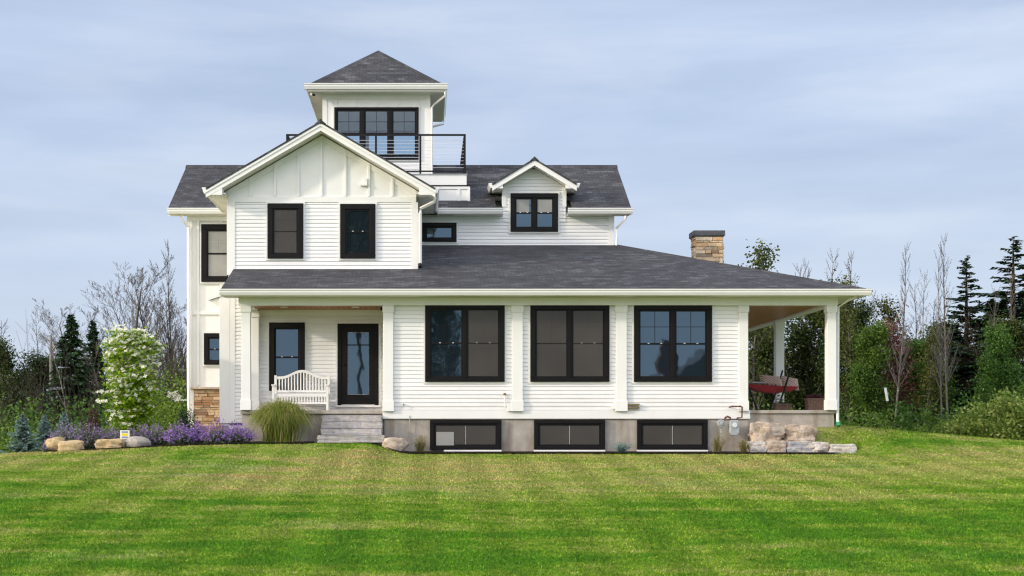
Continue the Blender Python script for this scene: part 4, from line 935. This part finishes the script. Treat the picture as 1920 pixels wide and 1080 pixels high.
for (u, vt, y, w, vivid, lab) in (
    (96, 826, -1.2, .45, 0, 'tiny lilac clump left of the yellowish upright boulder'),
    (122, 792, -.9, 1.0, 0, 'lilac clump behind the two boulders at the left end'),
    (168, 792, -.8, .95, 0, 'lilac clump between the low tan boulder and the blocky brown one'),
    (205, 798, -.7, .9, 0, 'dull lilac clump behind the blocky brown boulder'),
    (262, 798, -.7, .85, 0, 'lilac clump behind the round grey boulder'),
    (292, 795, -.6, .9, 0, 'grey green lilac clump just right of the white flowering tree'),
    (338, 794, -.9, .85, 1, 'vivid violet clump in front of the dark yew'),
    (372, 797, -.7, .7, 1, 'low violet clump before the stone base of the house'),
    (408, 791, -.9, 1.0, 1, 'bright violet clump in front of the white corner board'),
    (446, 793, -.9, .85, 1, 'bright violet clump next to the fountain grass')):
    clump('lavender_clump', lab, 'lavender', u, vt, y, w * .84, LF['lavleaf'], LF['vivid' if vivid else 'lav'], u, LG)
def fountain():
    rng = np.random.default_rng(5); y = -.55; x = PX(526, y); g = gz(x, y) + .02; t = thing('fountain_grass', 'large arching clump of green and straw ornamental grass beside the steps', 'ornamental grass', (x, y, g))
    n = 4200; m = 8; s = np.linspace(0, 1, m)[None, :]
    a = rng.uniform(0, math.tau, n); r = rng.random(n) ** .6; L = rng.uniform(.8, 1.5, n)
    reach = r * rng.uniform(.70, 1.38, n); Hh = L * (1.04 - .40 * r)
    R = r[:, None]; hor = (.16 + .66 * R ** 1.2) * rng.uniform(.75, 1.12, (n, 1)) * s ** (1.5 - .45 * R)
    ver = (1.12 - .34 * R) * rng.uniform(.72, 1.04, (n, 1)) * np.sin(math.pi * s * (.5 + .40 * R * rng.uniform(.6, 1.1, (n, 1)))) ** .9
    b = rng.normal(size=(n, 2)) * .13
    path = np.stack([x + b[:, :1] + np.cos(a)[:, None] * hor, y + b[:, 1:] * .8 + np.sin(a)[:, None] * hor * .8, g + ver], -1); path += rng.normal(size=path.shape) * .01
    path[..., 2] = np.maximum(path[..., 2], g); V, Q = ribbons(path, rng.uniform(.011, .022, n), rng); np_mesh('blades', V, Q, LF['fount'], t)
fountain()
def tuft(name, label, u, vtop, y, width, mat, seed, n=160, blue=False):
    rng = np.random.default_rng(seed); x = PX(u, y); g = gz(x, y) + .02; h = PZ(vtop, y) - g; t = thing(name, label, 'plant', (x, y, g), 'small tufts along the foundation')
    a = rng.uniform(0, math.tau, n); r = rng.random(n); m = 5; s = np.linspace(0, 1, m)[None, :]; L = h * rng.uniform(.5, 1.05, n)
    path = np.stack([x + rng.normal(size=(n, 1)) * .04 + np.cos(a)[:, None] * (r * width / 2)[:, None] * s ** 1.3, y + np.sin(a)[:, None] * (r * width / 2)[:, None] * s ** 1.3, g + L[:, None] * s * (1 - .2 * r[:, None] * s)], -1)
    V, Q = ribbons(path, rng.uniform(.008, .016, n), rng)
    C = path[:, 2:].reshape(-1, 3)[rng.integers(0, n * 3, n * 2)] + rng.normal(size=(n * 2, 3)) * .015
    V2, Q2 = np_leaves(C, .03, rng); np_mesh('foliage', np.concatenate([V, V2]), np.concatenate([Q, Q2 + len(V)]), mat, t)
tuft('foundation_plant', 'upright yellow green tuft left of the first basement window', 788, 812, -.5, .42, LF['dry'], 3)
tuft('foundation_plant', 'low blue grey tuft between the second and third basement windows', 1166, 827, -.5, .66, LF['blue'], 4, 260)
tuft('foundation_plant', 'upright straw tuft below the gas regulator', 1346, 812, -.45, .38, LF['dry'], 5)
tuft('foundation_plant', 'straw tuft leaning on the left end of the stone stack', 1394, 822, -.6, .40, LF['dry'], 6)
rng0 = np.random.default_rng(44)

def skeleton(rng, h, r, levels=3, ang=.75, first=.3, nseg=9, kids=(3, 2, 2), ratio=.5, wob=.10, lean=0.0, up=.06, fork=False):
    segs = []; tips = []
    def br(p, d, L, rr, lv):
        n = nseg if lv == 0 else max(3, 6 - lv); st = L / n
        for i in range(n):
            d = d + rng.normal(size=3) * wob * (1 if lv else .5); d[2] += up * (0 if lv == 0 else 1); d = d / np.linalg.norm(d); q = p + d * st
            t0, t1 = i / n, (i + 1) / n; ra = rr * (1 - .85 * t0); rb = rr * (1 - .85 * t1)
            segs.append((p, q, max(ra, .0045), max(rb, .0035), lv))
            if lv < levels and (t1 > first if lv == 0 else t1 > .25):
                kk = kids[lv]; kk = int(kk) + (1 if rng.random() < kk % 1 else 0)
                for _ in range(kk):
                    v = np.cross(d, rng.normal(size=3)); v /= np.linalg.norm(v) + 1e-9; an = ang * rng.uniform(.7, 1.25)
                    c = d * math.cos(an) + v * math.sin(an)
                    Lc = (h * ratio * (1.15 - t1 * .85) if lv == 0 else L * ratio * (1.1 - .5 * t1)) * rng.uniform(.6, 1.15)
                    br(q.copy(), c, Lc, max(rb * .62, .006) if lv else max(rb * .42, .010), lv + 1)
            p = q
        tips.append((p, lv))
    br(np.zeros(3) + np.array([0, 0, -.3]), np.array([lean, 0, 1.]), h + .3, r, 0)
    top = max(s[1][2] for s in segs); return segs, tips, top
def bare_proto(seed, h, r, barkm, **kw):
    rng = np.random.default_rng(seed); segs, tips, top = skeleton(rng, h, r, **kw)
    a = [s for s in segs if s[4] <= 1]; b = [s for s in segs if s[4] > 1]
    return {'h': top, 'parts': [('trunk', np_tubes(a, 5), BK[barkm]), ('crown', np_tubes(b, 3), BK[barkm])]}
def leaf_proto(seed, h, r, barkm, leafm, nleaf, size, spread, lvmin=2, flat=.2, **kw):
    rng = np.random.default_rng(seed); segs, tips, top = skeleton(rng, h, r, **kw)
    ends = np.array([(s[0] + s[1]) / 2 for s in segs if s[4] >= lvmin]); C = ends[rng.integers(0, len(ends), nleaf)] + rng.normal(size=(nleaf, 3)) * spread
    top = max(top, np.percentile(C[:, 2], 99.5))
    return {'h': top, 'parts': [('trunk', np_tubes([s for s in segs if s[4] <= 2], 4), BK[barkm]), ('crown', np_leaves(C, size, rng, flat), LF[leafm])]}
def conifer_proto(seed, h, R, leafm, gap=.28, dens=1.0, bare=.08, droop=.35, sparse=0.0, up=.0, nb=(6, 9)):
    rng = np.random.default_rng(seed); segs = [(np.array([0, 0, -.3]), np.array([0, 0, h]), .018 * h, .01)]; V = []; z = h * bare
    quads = []
    while z < h - .05:
        t = z / h; L = R * ((1 - t) ** .85) * rng.uniform(.8, 1.1) + .06
        for k in range(rng.integers(*nb)):
            if rng.random() < sparse: continue
            a = rng.uniform(0, math.tau); l = L * rng.uniform(.55, 1.15); d = np.array([math.cos(a), math.sin(a), 0]); sd = np.array([-d[1], d[0], 0]); m = max(4, int(l / .16 * dens))
            z0 = z + rng.uniform(-.5, .5) * gap
            f = lambda s: np.array([0, 0, z0]) + d * l * s + np.array([0, 0, l * (up * s + .22 * s - droop * s ** 2 * 1.6 + .25 * droop * s ** 4)])
            segs.append((f(0), f(.9), .012 + .01 * l, .005))
            for i in range(m):
                s0 = .15 + .85 * i / m; p = f(s0); bl = (.42 * l * (1 - s0) + .12) * rng.uniform(.7, 1.2)
                for sg in (-1, 1):
                    e = p + (d * .75 + sd * sg * .8 + np.array([0, 0, rng.uniform(-.45, .12)])) * bl * .8; w = .10 * min(1, bl * 2.2) * rng.uniform(.8, 1.3)
                    w3 = np.cross(e - p, np.array([0, 0, 1.]) + rng.normal(size=3) * .5); w3 = w3 / (np.linalg.norm(w3) + 1e-9) * w
                    quads.append((p, (p + e) / 2 + w3, e, (p + e) / 2 - w3))
                e = f(min(1.05, s0 + 1.4 / m)) - np.array([0, 0, rng.uniform(.02, .16)]); w3 = np.array([0, 0, 1.]) * .05 + sd * rng.normal() * .04
                quads.append((p, (p + e) / 2 + w3, e, (p + e) / 2 - w3))
        z += gap * rng.uniform(.75, 1.2) * (1 - .4 * t)
    for k in range(10):
        p = np.array([0, 0, h * .97 - k * .03]); a = rng.uniform(0, math.tau); e = p + np.array([math.cos(a) * .09, math.sin(a) * .09, .12]); quads.append((p, (p + e) / 2 + [.015, 0, 0], e, (p + e) / 2 - [.015, 0, 0]))
    Vq = np.array(quads).reshape(-1, 3)
    return {'h': h, 'parts': [('trunk', np_tubes(segs, 5), BK['brown']), ('crown', (Vq, np.arange(len(Vq)).reshape(-1, 4)), LF[leafm])]}
def plant_tree(proto, name, label, cat, u, vtop, y, group=None, sx=1.0, rot=0.0, zb=None):
    x = PX(u, y); g = gz(x, y) if zb is None else zb; h = PZ(vtop, y) - g; s = h / proto['h']
    if 'root' not in proto:
        t = thing(name, label, cat, (0, 0, 0), group)
        for nm, (V, Q), m in proto['parts']: np_mesh(nm, V, Q, m, t)
        proto['root'] = t
    else:
        t = copy_tree(proto['root']); t.name = name; t['label'] = label; t['category'] = cat
        if group: t['group'] = group
    t.location = (x, y, g); t.scale = (s * sx, s * sx, s); t.rotation_euler = (0, 0, rot); return t

# flowering dogwood
def dogwood():
    rng = np.random.default_rng(21); y = .9; x = PX(245, y); g = gz(x, y); ht = PZ(614, y) - g
    t = thing('flowering_dogwood', 'small tree covered in white blossoms behind the lavender', 'tree', (x, y, g))
    segs, tips, top = skeleton(rng, ht * .8, .045, levels=2, ang=.6, first=.08, kids=(3, 2), ratio=.30, up=.1)
    segs = [q for q in segs if q[1][2] < .88 * ht and math.hypot(q[1][0], q[1][1]) < .55]
    off = np.array([x, y, g]); V, Q = np_tubes(segs, 5); np_mesh('trunk', V + off, Q, BK['brown'], t)
    def halfw(s): return np.interp(s, [0, .08, .2, .35, .5, .65, .8, .92, 1.0], [.36, .50, .54, .55, .58, .62, .64, .58, .34])
    # leaf tiers
    nt = 480; s = rng.random(nt) ** .9; a = rng.uniform(0, math.tau, nt); rr = np.sqrt(rng.uniform(.08, 1, nt)) * halfw(s) * rng.uniform(.78, 1.12, nt)
    lump = 1 + .16 * np.sin(a * 3 + s * 9) + .10 * np.sin(a * 5 - s * 17)
    C = np.stack([rr * lump * np.cos(a), rr * lump * np.sin(a) * .85, s * ht * .965], -1)
    per = 26; L = (C[:, None] + rng.normal(size=(nt, per, 3)) * np.array([.13, .13, .045])).reshape(-1, 3)
    V, Q = np_leaves(L, .085, rng, .55); np_mesh('crown', V + off, Q, LF['dog'], t)
    # blossom sprays sit on top of the tiers, thicker towards the top
    pick = rng.random(nt) < np.interp(s, [0, .12, .3, .55, 1], [.04, .14, .36, .72, .85]); B = C[pick]
    extra = np.array([[1.05, -.1, .42 * ht], [1.22, -.12, .40 * ht], [1.13, -.15, .43 * ht], [1.28, -.1, .37 * ht], [-.66, -.2, .44 * ht], [-.64, -.3, .36 * ht], [-.35, 0, ht * 1.0]]); B = np.concatenate([B, extra])
    k = 9; P = (B[:, None] + rng.normal(size=(len(B), k, 3)) * np.array([.10, .10, .022]) + np.array([0, 0, .06])).reshape(-1, 3)
    n = len(P); up = rng.normal(size=(n, 3)) * .45 + np.array([0, -.45, 1]); up /= np.linalg.norm(up, axis=1, keepdims=True)
    e1 = np.cross(up, rng.normal(size=(n, 3))); e1 /= np.linalg.norm(e1, axis=1, keepdims=True); e2 = np.cross(up, e1); sz = rng.uniform(.040, .068, n)[:, None]; Vs = []
    for q in range(4):
        th = q * math.pi / 2; d = e1 * math.cos(th) + e2 * math.sin(th); sd = -e1 * math.sin(th) + e2 * math.cos(th)
        Vs.append(np.stack([P, P + d * sz * .6 + sd * sz * .42 + up * .008, P + d * sz * 1.05 + up * .004, P + d * sz * .6 - sd * sz * .42 + up * .008], 1))
    V = np.stack(Vs, 1).reshape(-1, 3); np_mesh('blossoms', V + off, np.arange(len(V)).reshape(-1, 4), LF['petal'], t)
    # the low side spray's twig
    V, Q = np_tubes([(np.array([.2, 0, .25 * ht]), np.array([.8, -.08, .38 * ht]), .012, .008), (np.array([.8, -.08, .38 * ht]), np.array([1.25, -.12, .41 * ht]), .008, .005)], 4); np_mesh('side_branch', V + off, Q, BK['brown'], t)
dogwood()
BS = conifer_proto(31, 4.0, 1.55, 'blue', gap=.25, dens=1.1, bare=.02, droop=.05, up=.22, nb=(10, 14))
SG2 = 'blue spruces at the left end of the bed'
plant_tree(BS, 'blue_spruce', 'bushy blue green dwarf spruce at the far left of the flower bed', 'tree', 42, 776, -.6, SG2, 1.25, .3, zb=-.72)
plant_tree(BS, 'blue_spruce', 'narrow dark blue dwarf spruce behind the leftmost lilac clump', 'tree', 83, 777, 0.0, SG2, .95, 1.9, zb=-.7)
plant_tree(BS, 'blue_spruce', 'pale spruce tip showing above the lilac clump', 'tree', 120, 772, .6, SG2, 1.0, 3.1, zb=-.6)
def bush(name, label, u0, u1, vtop, y, mat, seed, n=3000, size=.05, depth=None, group=None, cat='shrub', zb=None, flat=.2, lumps=40, stems=True):
    rng = np.random.default_rng(seed); x0, x1 = PX(u0, y), PX(u1, y); x = (x0 + x1) / 2; g = gz(x, y) if zb is None else zb; h = PZ(vtop, y) - g; w = (x1 - x0) / 2; dp = (depth or (x1 - x0)) / 2
    t = thing(name, label, cat, (x, y, g), group)
    d = rng.normal(size=(lumps, 3)); d[:, 2] = np.abs(d[:, 2]); d /= np.linalg.norm(d, axis=1, keepdims=True); d *= rng.uniform(.55, .95, (lumps, 1))
    c = d[rng.integers(0, lumps, n)] + rng.normal(size=(n, 3)) * (.10 if n > 10000 else .13)
    q = c * np.array([w, dp, h]); q[:, 2] = np.abs(q[:, 2])
    V, Q = np_leaves(q + np.array([x, y, g]), size, rng, flat); np_mesh('foliage', V, Q, mat, t)
    if stems:
        segs = [(np.array([x, y, g - .1]), np.array([x, y, g]) + dd * np.array([w, dp, h]) * .8, .02, .006) for dd in d[:14]]
        V, Q = np_tubes(segs, 4); np_mesh('stems', V, Q, BK['brown'], t)
    return t
bush('dark_shrub', 'dark purple leaved shrub left of the white flowering tree', 152, 196, 762, 1.6, LF['redleaf'], 3, 1800)
bush('dark_shrub', 'dark green yew against the stone base at the wing corner', 326, 372, 764, 2.6, LF['needle2'], 4, 2600, .05)
bush('flowering_shrub', 'big rounded pale green shrub at the right edge of the lawn', 1758, 2010, 742, 5.0, LF['shrub'], 9, 22000, .10, 4.2, lumps=70, zb=-.7)
bush('flowering_shrub', 'taller green shrub rising behind the big rounded shrub', 1850, 2060, 722, 9.0, LF['mid'], 10, 16000, .10, 4, lumps=60, zb=-1.2)

# ------------------------------------------------------------------ woods
GA = 'bare trees along the wood edge'
B1 = bare_proto(101, 8, .15, 'grey', levels=4, ang=.60, first=.22, kids=(2.6, 2.0, 1.9, 1.5), ratio=.50, wob=.07, up=.10)
B2 = bare_proto(102, 9, .072, 'grey', levels=3, ang=.55, first=.32, kids=(4.2, 2.8, 2.2), ratio=.20, wob=.035, up=.11, nseg=20)
B3 = bare_proto(103, 9, .078, 'grey', levels=3, ang=.70, first=.38, kids=(3.4, 2.6, 2.1), ratio=.24, wob=.05, up=.09, nseg=16)
B4 = bare_proto(104, 8, .11, 'dark', levels=3, ang=.60, first=.15, kids=(4.2, 3.0, 2.5), ratio=.31, wob=.07, up=.10, nseg=12)
B5 = bare_proto(105, 6, .05, 'pale', levels=2, ang=.5, first=.45, kids=(1.8, 1.4), ratio=.22, wob=.09, up=.1, nseg=12)
C1 = conifer_proto(201, 8, 2.1, 'needle2', gap=.22, dens=.9, bare=.03, droop=.26, up=.12, nb=(10, 15))
C2 = conifer_proto(202, 10, 2.4, 'needle', gap=.50, dens=1.3, bare=.12, droop=.20, sparse=.15, up=.25, nb=(7, 11))
T1 = leaf_proto(301, 7, .10, 'grey', 'mid', 16000, .15, .30, levels=3, ang=.7, first=.12, kids=(3, 2, 1.6), ratio=.42, up=.08)
T2 = leaf_proto(302, 8, .10, 'dark', 'dark', 17000, .16, .32, levels=3, ang=.7, first=.08, kids=(3, 2, 1.6), ratio=.40, up=.08)
T3 = leaf_proto(303, 8, .09, 'grey', 'olive', 3800, .15, .26, levels=3, ang=.6, first=.2, kids=(3, 2, 1.6), ratio=.34, up=.1)
T4 = leaf_proto(304, 5, .06, 'dark', 'pinkleaf', 2600, .11, .22, levels=3, ang=.7, first=.25, kids=(3, 2, 1.4), ratio=.36, up=.1)
trees = [  # proto, name, label, u, vtop, Y, group, sx, rot
 (B1, 'bare_tree', 'wide spreading bare tree above the white flowering tree', 238, 488, 27, 1.35, 0),
 (B4, 'bare_tree', 'dark twiggy bare tree between the spreading one and the house', 296, 508, 30, 1.0, 1),
 (B2, 'bare_tree', 'tall slender bare tree just off the left house wall', 338, 446, 27, 1.0, 2),
 (B4, 'bare_tree', 'grey thicket tree at the left corner of the house', 322, 560, 24, 1.2, 3),
 (B1, 'bare_tree', 'smaller spreading bare tree behind the flowering tree and left of the twiggy one', 268, 540, 33, 1.2, 2.2),
 (B4, 'bare_tree', 'low dark twiggy tree behind the narrow dark conifer', 205, 575, 33, 1.2, 2.6),
 (B2, 'bare_tree', 'thin bare tree at the porch roof between the peeking top and the broad one', 1527, 492, 38, 1.3, 2.1),
 (B3, 'bare_tree', 'pale bare tree standing in the gap left of the two thin trunks', 1742, 560, 26, 1.1, 1.3),
 (B4, 'bare_tree', 'dark twiggy tree between the sparse spruce and the brownish bare tree', 1850, 575, 24, .9, 1.1),
 (C2, 'spruce', 'dark spruce cut off by the right picture edge', 1946, 470, 29, 1.8, 1),
 (C1, 'spruce', 'dense dark conifer half hidden behind the bright green tree', 1858, 560, 30, 1.3, 3),
 (T1, 'leafy_tree', 'light green tree beyond the lone bare tree', 1670, 640, 25, 1.1, 1),
 (T2, 'leafy_tree', 'dark leafy tree behind the two thin bare trunks', 1790, 600, 30, 1.2, 5),
 (T3, 'leafy_tree', 'sparse leafy tree rising beside the grey bare tree', 1700, 560, 27, 1.0, 5),
 (B4, 'bare_tree', 'dense dark twiggy tree touching the left corner of the house', 340, 530, 30, 1.1, 4.4),
 (B4, 'bare_tree', 'dense low twiggy tree behind the lower right of the flowering tree', 310, 590, 22, 1.3, 5.2),
 (B1, 'bare_tree', 'bare crown behind the conifers at the left', 160, 560, 36, 1.2, 4.0),
 (B2, 'bare_tree', 'slim bare tree right of the tallest spruce top', 1916, 500, 22, 1.0, 1.9),
 (B2, 'bare_tree', 'slim bare trunk between the porch downspout and the tallest lone bare tree', 1650, 540, 24, .9, 2.6),
 (B4, 'bare_tree', 'twiggy bare tree above the green tree by the porch downspout', 1630, 530, 30, 1.0, .4),
 (B3, 'bare_tree', 'thin bare tree between the grey bare tree and the two thin trunks', 1738, 500, 31, .8, 3.6),
 (B3, 'bare_tree', 'faint bare tree far left rising above the dark evergreens', 62, 588, 42, 1.2, 1),
 (B3, 'bare_tree', 'faint bare tree at the left picture edge behind the dark leafy tree', 8, 592, 40, 1.3, 4),
 (B5, 'bare_sapling', 'pale leaning sapling before the dense left conifer', 138, 648, 20, 1.0, 2),
 (B5, 'bare_sapling', 'thin pale sapling right of the dark narrow conifer', 196, 640, 21, 1.0, 5),
 (B5, 'bare_sapling', 'thin sapling beside the right flank of the flowering tree', 322, 640, 16, .9, 4),
 (C1, 'conifer', 'dense green conifer standing left of the white flowering tree', 133, 590, 26, 1.25, 0),
 (C1, 'conifer', 'narrow dark conifer behind the dense green one', 174, 602, 30, 1.1, 2),
 (T2, 'leafy_tree', 'dark leafy tree at the left edge of the wood', 26, 636, 30, 1.0, 0),
 (T2, 'leafy_tree', 'dark broad tree between the left edge tree and the conifers', 80, 668, 34, 1.1, 2),
 (T3, 'leafy_tree', 'loose leafed tree showing above the low porch roof', 1416, 466, 24, .9, 0),
 (B2, 'bare_tree', 'short bare tree top peeking over the porch roof slope', 1500, 486, 36, 1.0, 4),
 (B3, 'bare_tree', 'broad bare tree over the porch roof near its corner', 1553, 462, 34, 1.0, 2),
 (T3, 'leafy_tree', 'sparse leafy tree beside the right end of the porch gutter', 1592, 520, 22, .8, 3),
 (B2, 'bare_tree', 'bare tree just beyond the right end of the porch roof', 1612, 466, 32, 1.1, 1),
 (B2, 'bare_tree', 'tallest lone bare tree in the gap right of the porch', 1676, 455, 18, .95, 5),
 (B3, 'bare_tree', 'grey bare tree right of the tallest lone one', 1712, 522, 28, 1.0, 0),
 (B2, 'bare_tree', 'left of the two tall thin bare trunks before the sparse spruce', 1765, 470, 16, .7, 3),
 (B2, 'bare_tree', 'right and taller of the two thin bare trunks before the sparse spruce', 1780, 432, 17, .9, 0.7),
 (B3, 'bare_tree', 'brownish bare tree between the two tall spruces', 1868, 530, 20, .8, 3),
 (C2, 'spruce', 'sparse dark spruce with open branches right of the bare trunks', 1812, 484, 25, 1.5, 0),
 (C2, 'spruce', 'tallest dark spruce near the right picture edge', 1900, 448, 25, 1.8, 2),
 (T1, 'leafy_tree', 'mid green tree right of the porch downspout', 1632, 612, 22, .9, 0),
 (T2, 'leafy_tree', 'dark green tree close behind the right porch column', 1585, 570, 24, .9, 4),
 (T1, 'leafy_tree', 'bright green tree under the sparse spruce', 1840, 612, 19, .95, 2),
 (T1, 'leafy_tree', 'green tree at the foot of the two thin bare trunks', 1765, 640, 23, 1.0, 4),
 (T2, 'leafy_tree', 'dark green tree low under the tallest spruce', 1905, 600, 22, 1.1, 1),
 (T2, 'leafy_tree', 'dark tree filling the left porch opening', 1425, 560, 26, 1.2, 5),
 (T2, 'leafy_tree', 'dark tree filling the right porch opening', 1510, 540, 27, 1.1, 3),
 (T3, 'leafy_tree', 'loose leafed slim tree in the gap beside the tallest lone bare tree', 1728, 610, 21, .9, 2),
 (T4, 'red_leaved_tree', 'small rusty red leaved tree behind the tallest lone bare tree', 1694, 600, 22, 1.0, 0),
]
for p, nm, lab, u, vt, y, sx, rot in trees:
    plant_tree(p, nm, lab, 'tree', u, vt, y, GA if nm.startswith('bare') else 'green trees of the wood', sx, rot)
# two tall trees across the road, behind the photographer: the glass mirrors them
t = plant_tree(T2, 'leafy_tree', 'dark tree mirrored in the left pane of the first ground floor window', 'tree', 800, 800, -58, 'green trees of the wood', .7, 1); t.location = (1.4, -60, -2.4); t.scale = (.75, .75, 1.5)
T5 = leaf_proto(305, 18, .22, 'dark', 'dark', 14000, .34, .6, levels=3, ang=.7, first=.52, kids=(3, 2, 1.6), ratio=.26, up=.06)
t = plant_tree(T5, 'leafy_tree', 'tall high crowned tree mirrored in the right window of the front gable', 'tree', 800, 800, -58, 'green trees of the wood'); t.location = (-5.2, -60, -2.4); t.scale = (1, 1, 1)
# the house across the road, seen only as a reflection in the third window
nb = thing('neighbour_house', 'grey gabled house across the road mirrored in the third ground floor window', 'house', (19, -66, -2.4))
MB().box(15, 25, -70, -62, -2.4, 2.2).build('wall', MAT['grey_metal'], nb)
MB().prism([(14.5, 2.2), (25.5, 2.2), (20, 5.6)], 'y', -70.4, -61.6).build('roof', MAT['bluestone'], nb)
MB().box(16.6, 17.5, -64, -63, 2.2, 6.2).build('chimney', MAT['rust'], nb)
# dead snag, white board
x = PX(100, 30); g = gz(x, 30)
t = thing('dead_trunk', 'pale broken dead trunk left of the dense green conifer', 'tree', (x, 30, g))
V, Q = np_tubes([(np.array([x, 30, g - .3]), np.array([x - .1, 30, PZ(690, 30)]), .11, .09), (np.array([x - .1, 30, PZ(690, 30)]), np.array([x - .12, 30, PZ(628, 30)]), .09, .06)], 7); np_mesh('trunk', V, Q, BK['pale'], t)
V, Q = np_tubes([(np.array([x - .1, 30, PZ(660, 30)]), np.array([x + .35, 29.8, PZ(640, 30)]), .05, .02), (np.array([x - .1, 30, PZ(645, 30)]), np.array([x - .4, 30, PZ(630, 30)]), .04, .015)], 5); np_mesh('branch_stub', V, Q, BK['pale'], t)
y = 17.0
tag(MB().tube([(PX(1664, y), y, PZ(752, y)), (PX(1660, y), y, PZ(727, y))], .05, 8).build('white_pipe', MAT['cable']), 'white plastic pipe leaning at the wood edge right of the porch', 'pipe')

# undergrowth and the far mass of the wood
def brush(name, label, regions, mat, seed, size, cat='undergrowth', blades=0, bmat=None):
    rng = np.random.default_rng(seed); Cs = []
    for (u0, u1, y0, y1, h0, h1, n, lumps) in regions:
        yy = rng.uniform(y0, y1, lumps); uu = rng.uniform(u0, u1, lumps); xx = (uu - U0) * (yy + D) / F; hh = rng.uniform(h0, h1, lumps); g = ground(xx, yy); rad = rng.uniform(.5, 1.1, lumps) * np.maximum(.5, hh * .5)
        i = rng.integers(0, lumps, n); d = rng.normal(size=(n, 3)); d /= np.linalg.norm(d, axis=1, keepdims=True); d *= rng.uniform(.3, 1, (n, 1)) ** .5
        sub = rng.integers(0, 9, n); ph = (sub * 2.4 + i)[:, None] * np.array([1., 1.7, 2.3])
        d = d * .55 + np.sin(ph) * .5
        Cs.append(np.stack([xx[i] + d[:, 0] * rad[i], yy[i] + d[:, 1] * rad[i], g[i] + np.abs(.5 + .5 * d[:, 2]) * hh[i]], -1))
    V, Q = np_leaves(np.concatenate(Cs), size, rng, .15); o = np_mesh(name, V, Q, mat); return tag(o, label, cat, kind='stuff')
brush('far_woods', 'dark mass of the wood behind the single trees', [(1380, 2300, 30, 48, 3.0, 6.6, 52000, 150), (-500, 380, 36, 52, 3.2, 6.2, 46000, 110)], LF['dark'], 61, .26, 'wood')
brush('undergrowth', 'dark green brush under the trees', [(-300, 360, 12, 26, 1.8, 3.4, 34000, 130), (1380, 2200, 12, 24, .7, 2.0, 26000, 120)], LF['mid'], 62, .14)
brush('undergrowth', 'yellow green weeds at the wood edge', [(290, 352, 10, 20, 1.6, 3.6, 4200, 26), (-200, 340, 8, 18, 1.0, 2.2, 7000, 50), (1600, 1790, 11, 14, .3, .9, 5000, 40)], LF['light'], 63, .10)
def twigs():
    rng = np.random.default_rng(64); segs = []
    for (u0, u1, y0, y1, h0, h1, n) in ((-200, 360, 14, 34, 2, 4.2, 420), (296, 352, 14, 30, 2.0, 3.9, 300), (1560, 2200, 24, 38, 2, 5, 160)):
        for k in range(n):
            y = rng.uniform(y0, y1); x = PX(rng.uniform(u0, u1), y); h = rng.uniform(h0, h1); p = np.array([x, y, gz(x, y)]); d = np.array([rng.normal() * .12, rng.normal() * .12, 1]); m = 5; r = rng.uniform(.010, .026)
            for i in range(m):
                q = p + d * h / m; segs.append((p, q, r * (1 - i / m) + .004, r * (1 - (i + 1) / m) + .004)); d = d + rng.normal(size=3) * .12
                if i > 0:
                    for _ in range(2): e = q + (d + rng.normal(size=3) * .6) * h * .16; segs.append((q, e, r * .4, .003))
                p = q
    V, Q = np_tubes(segs, 3); tag(np_mesh('bare_thicket', V, Q, BK['dark']), 'grey leafless thicket stems below the trees', 'thicket', kind='stuff')
twigs()
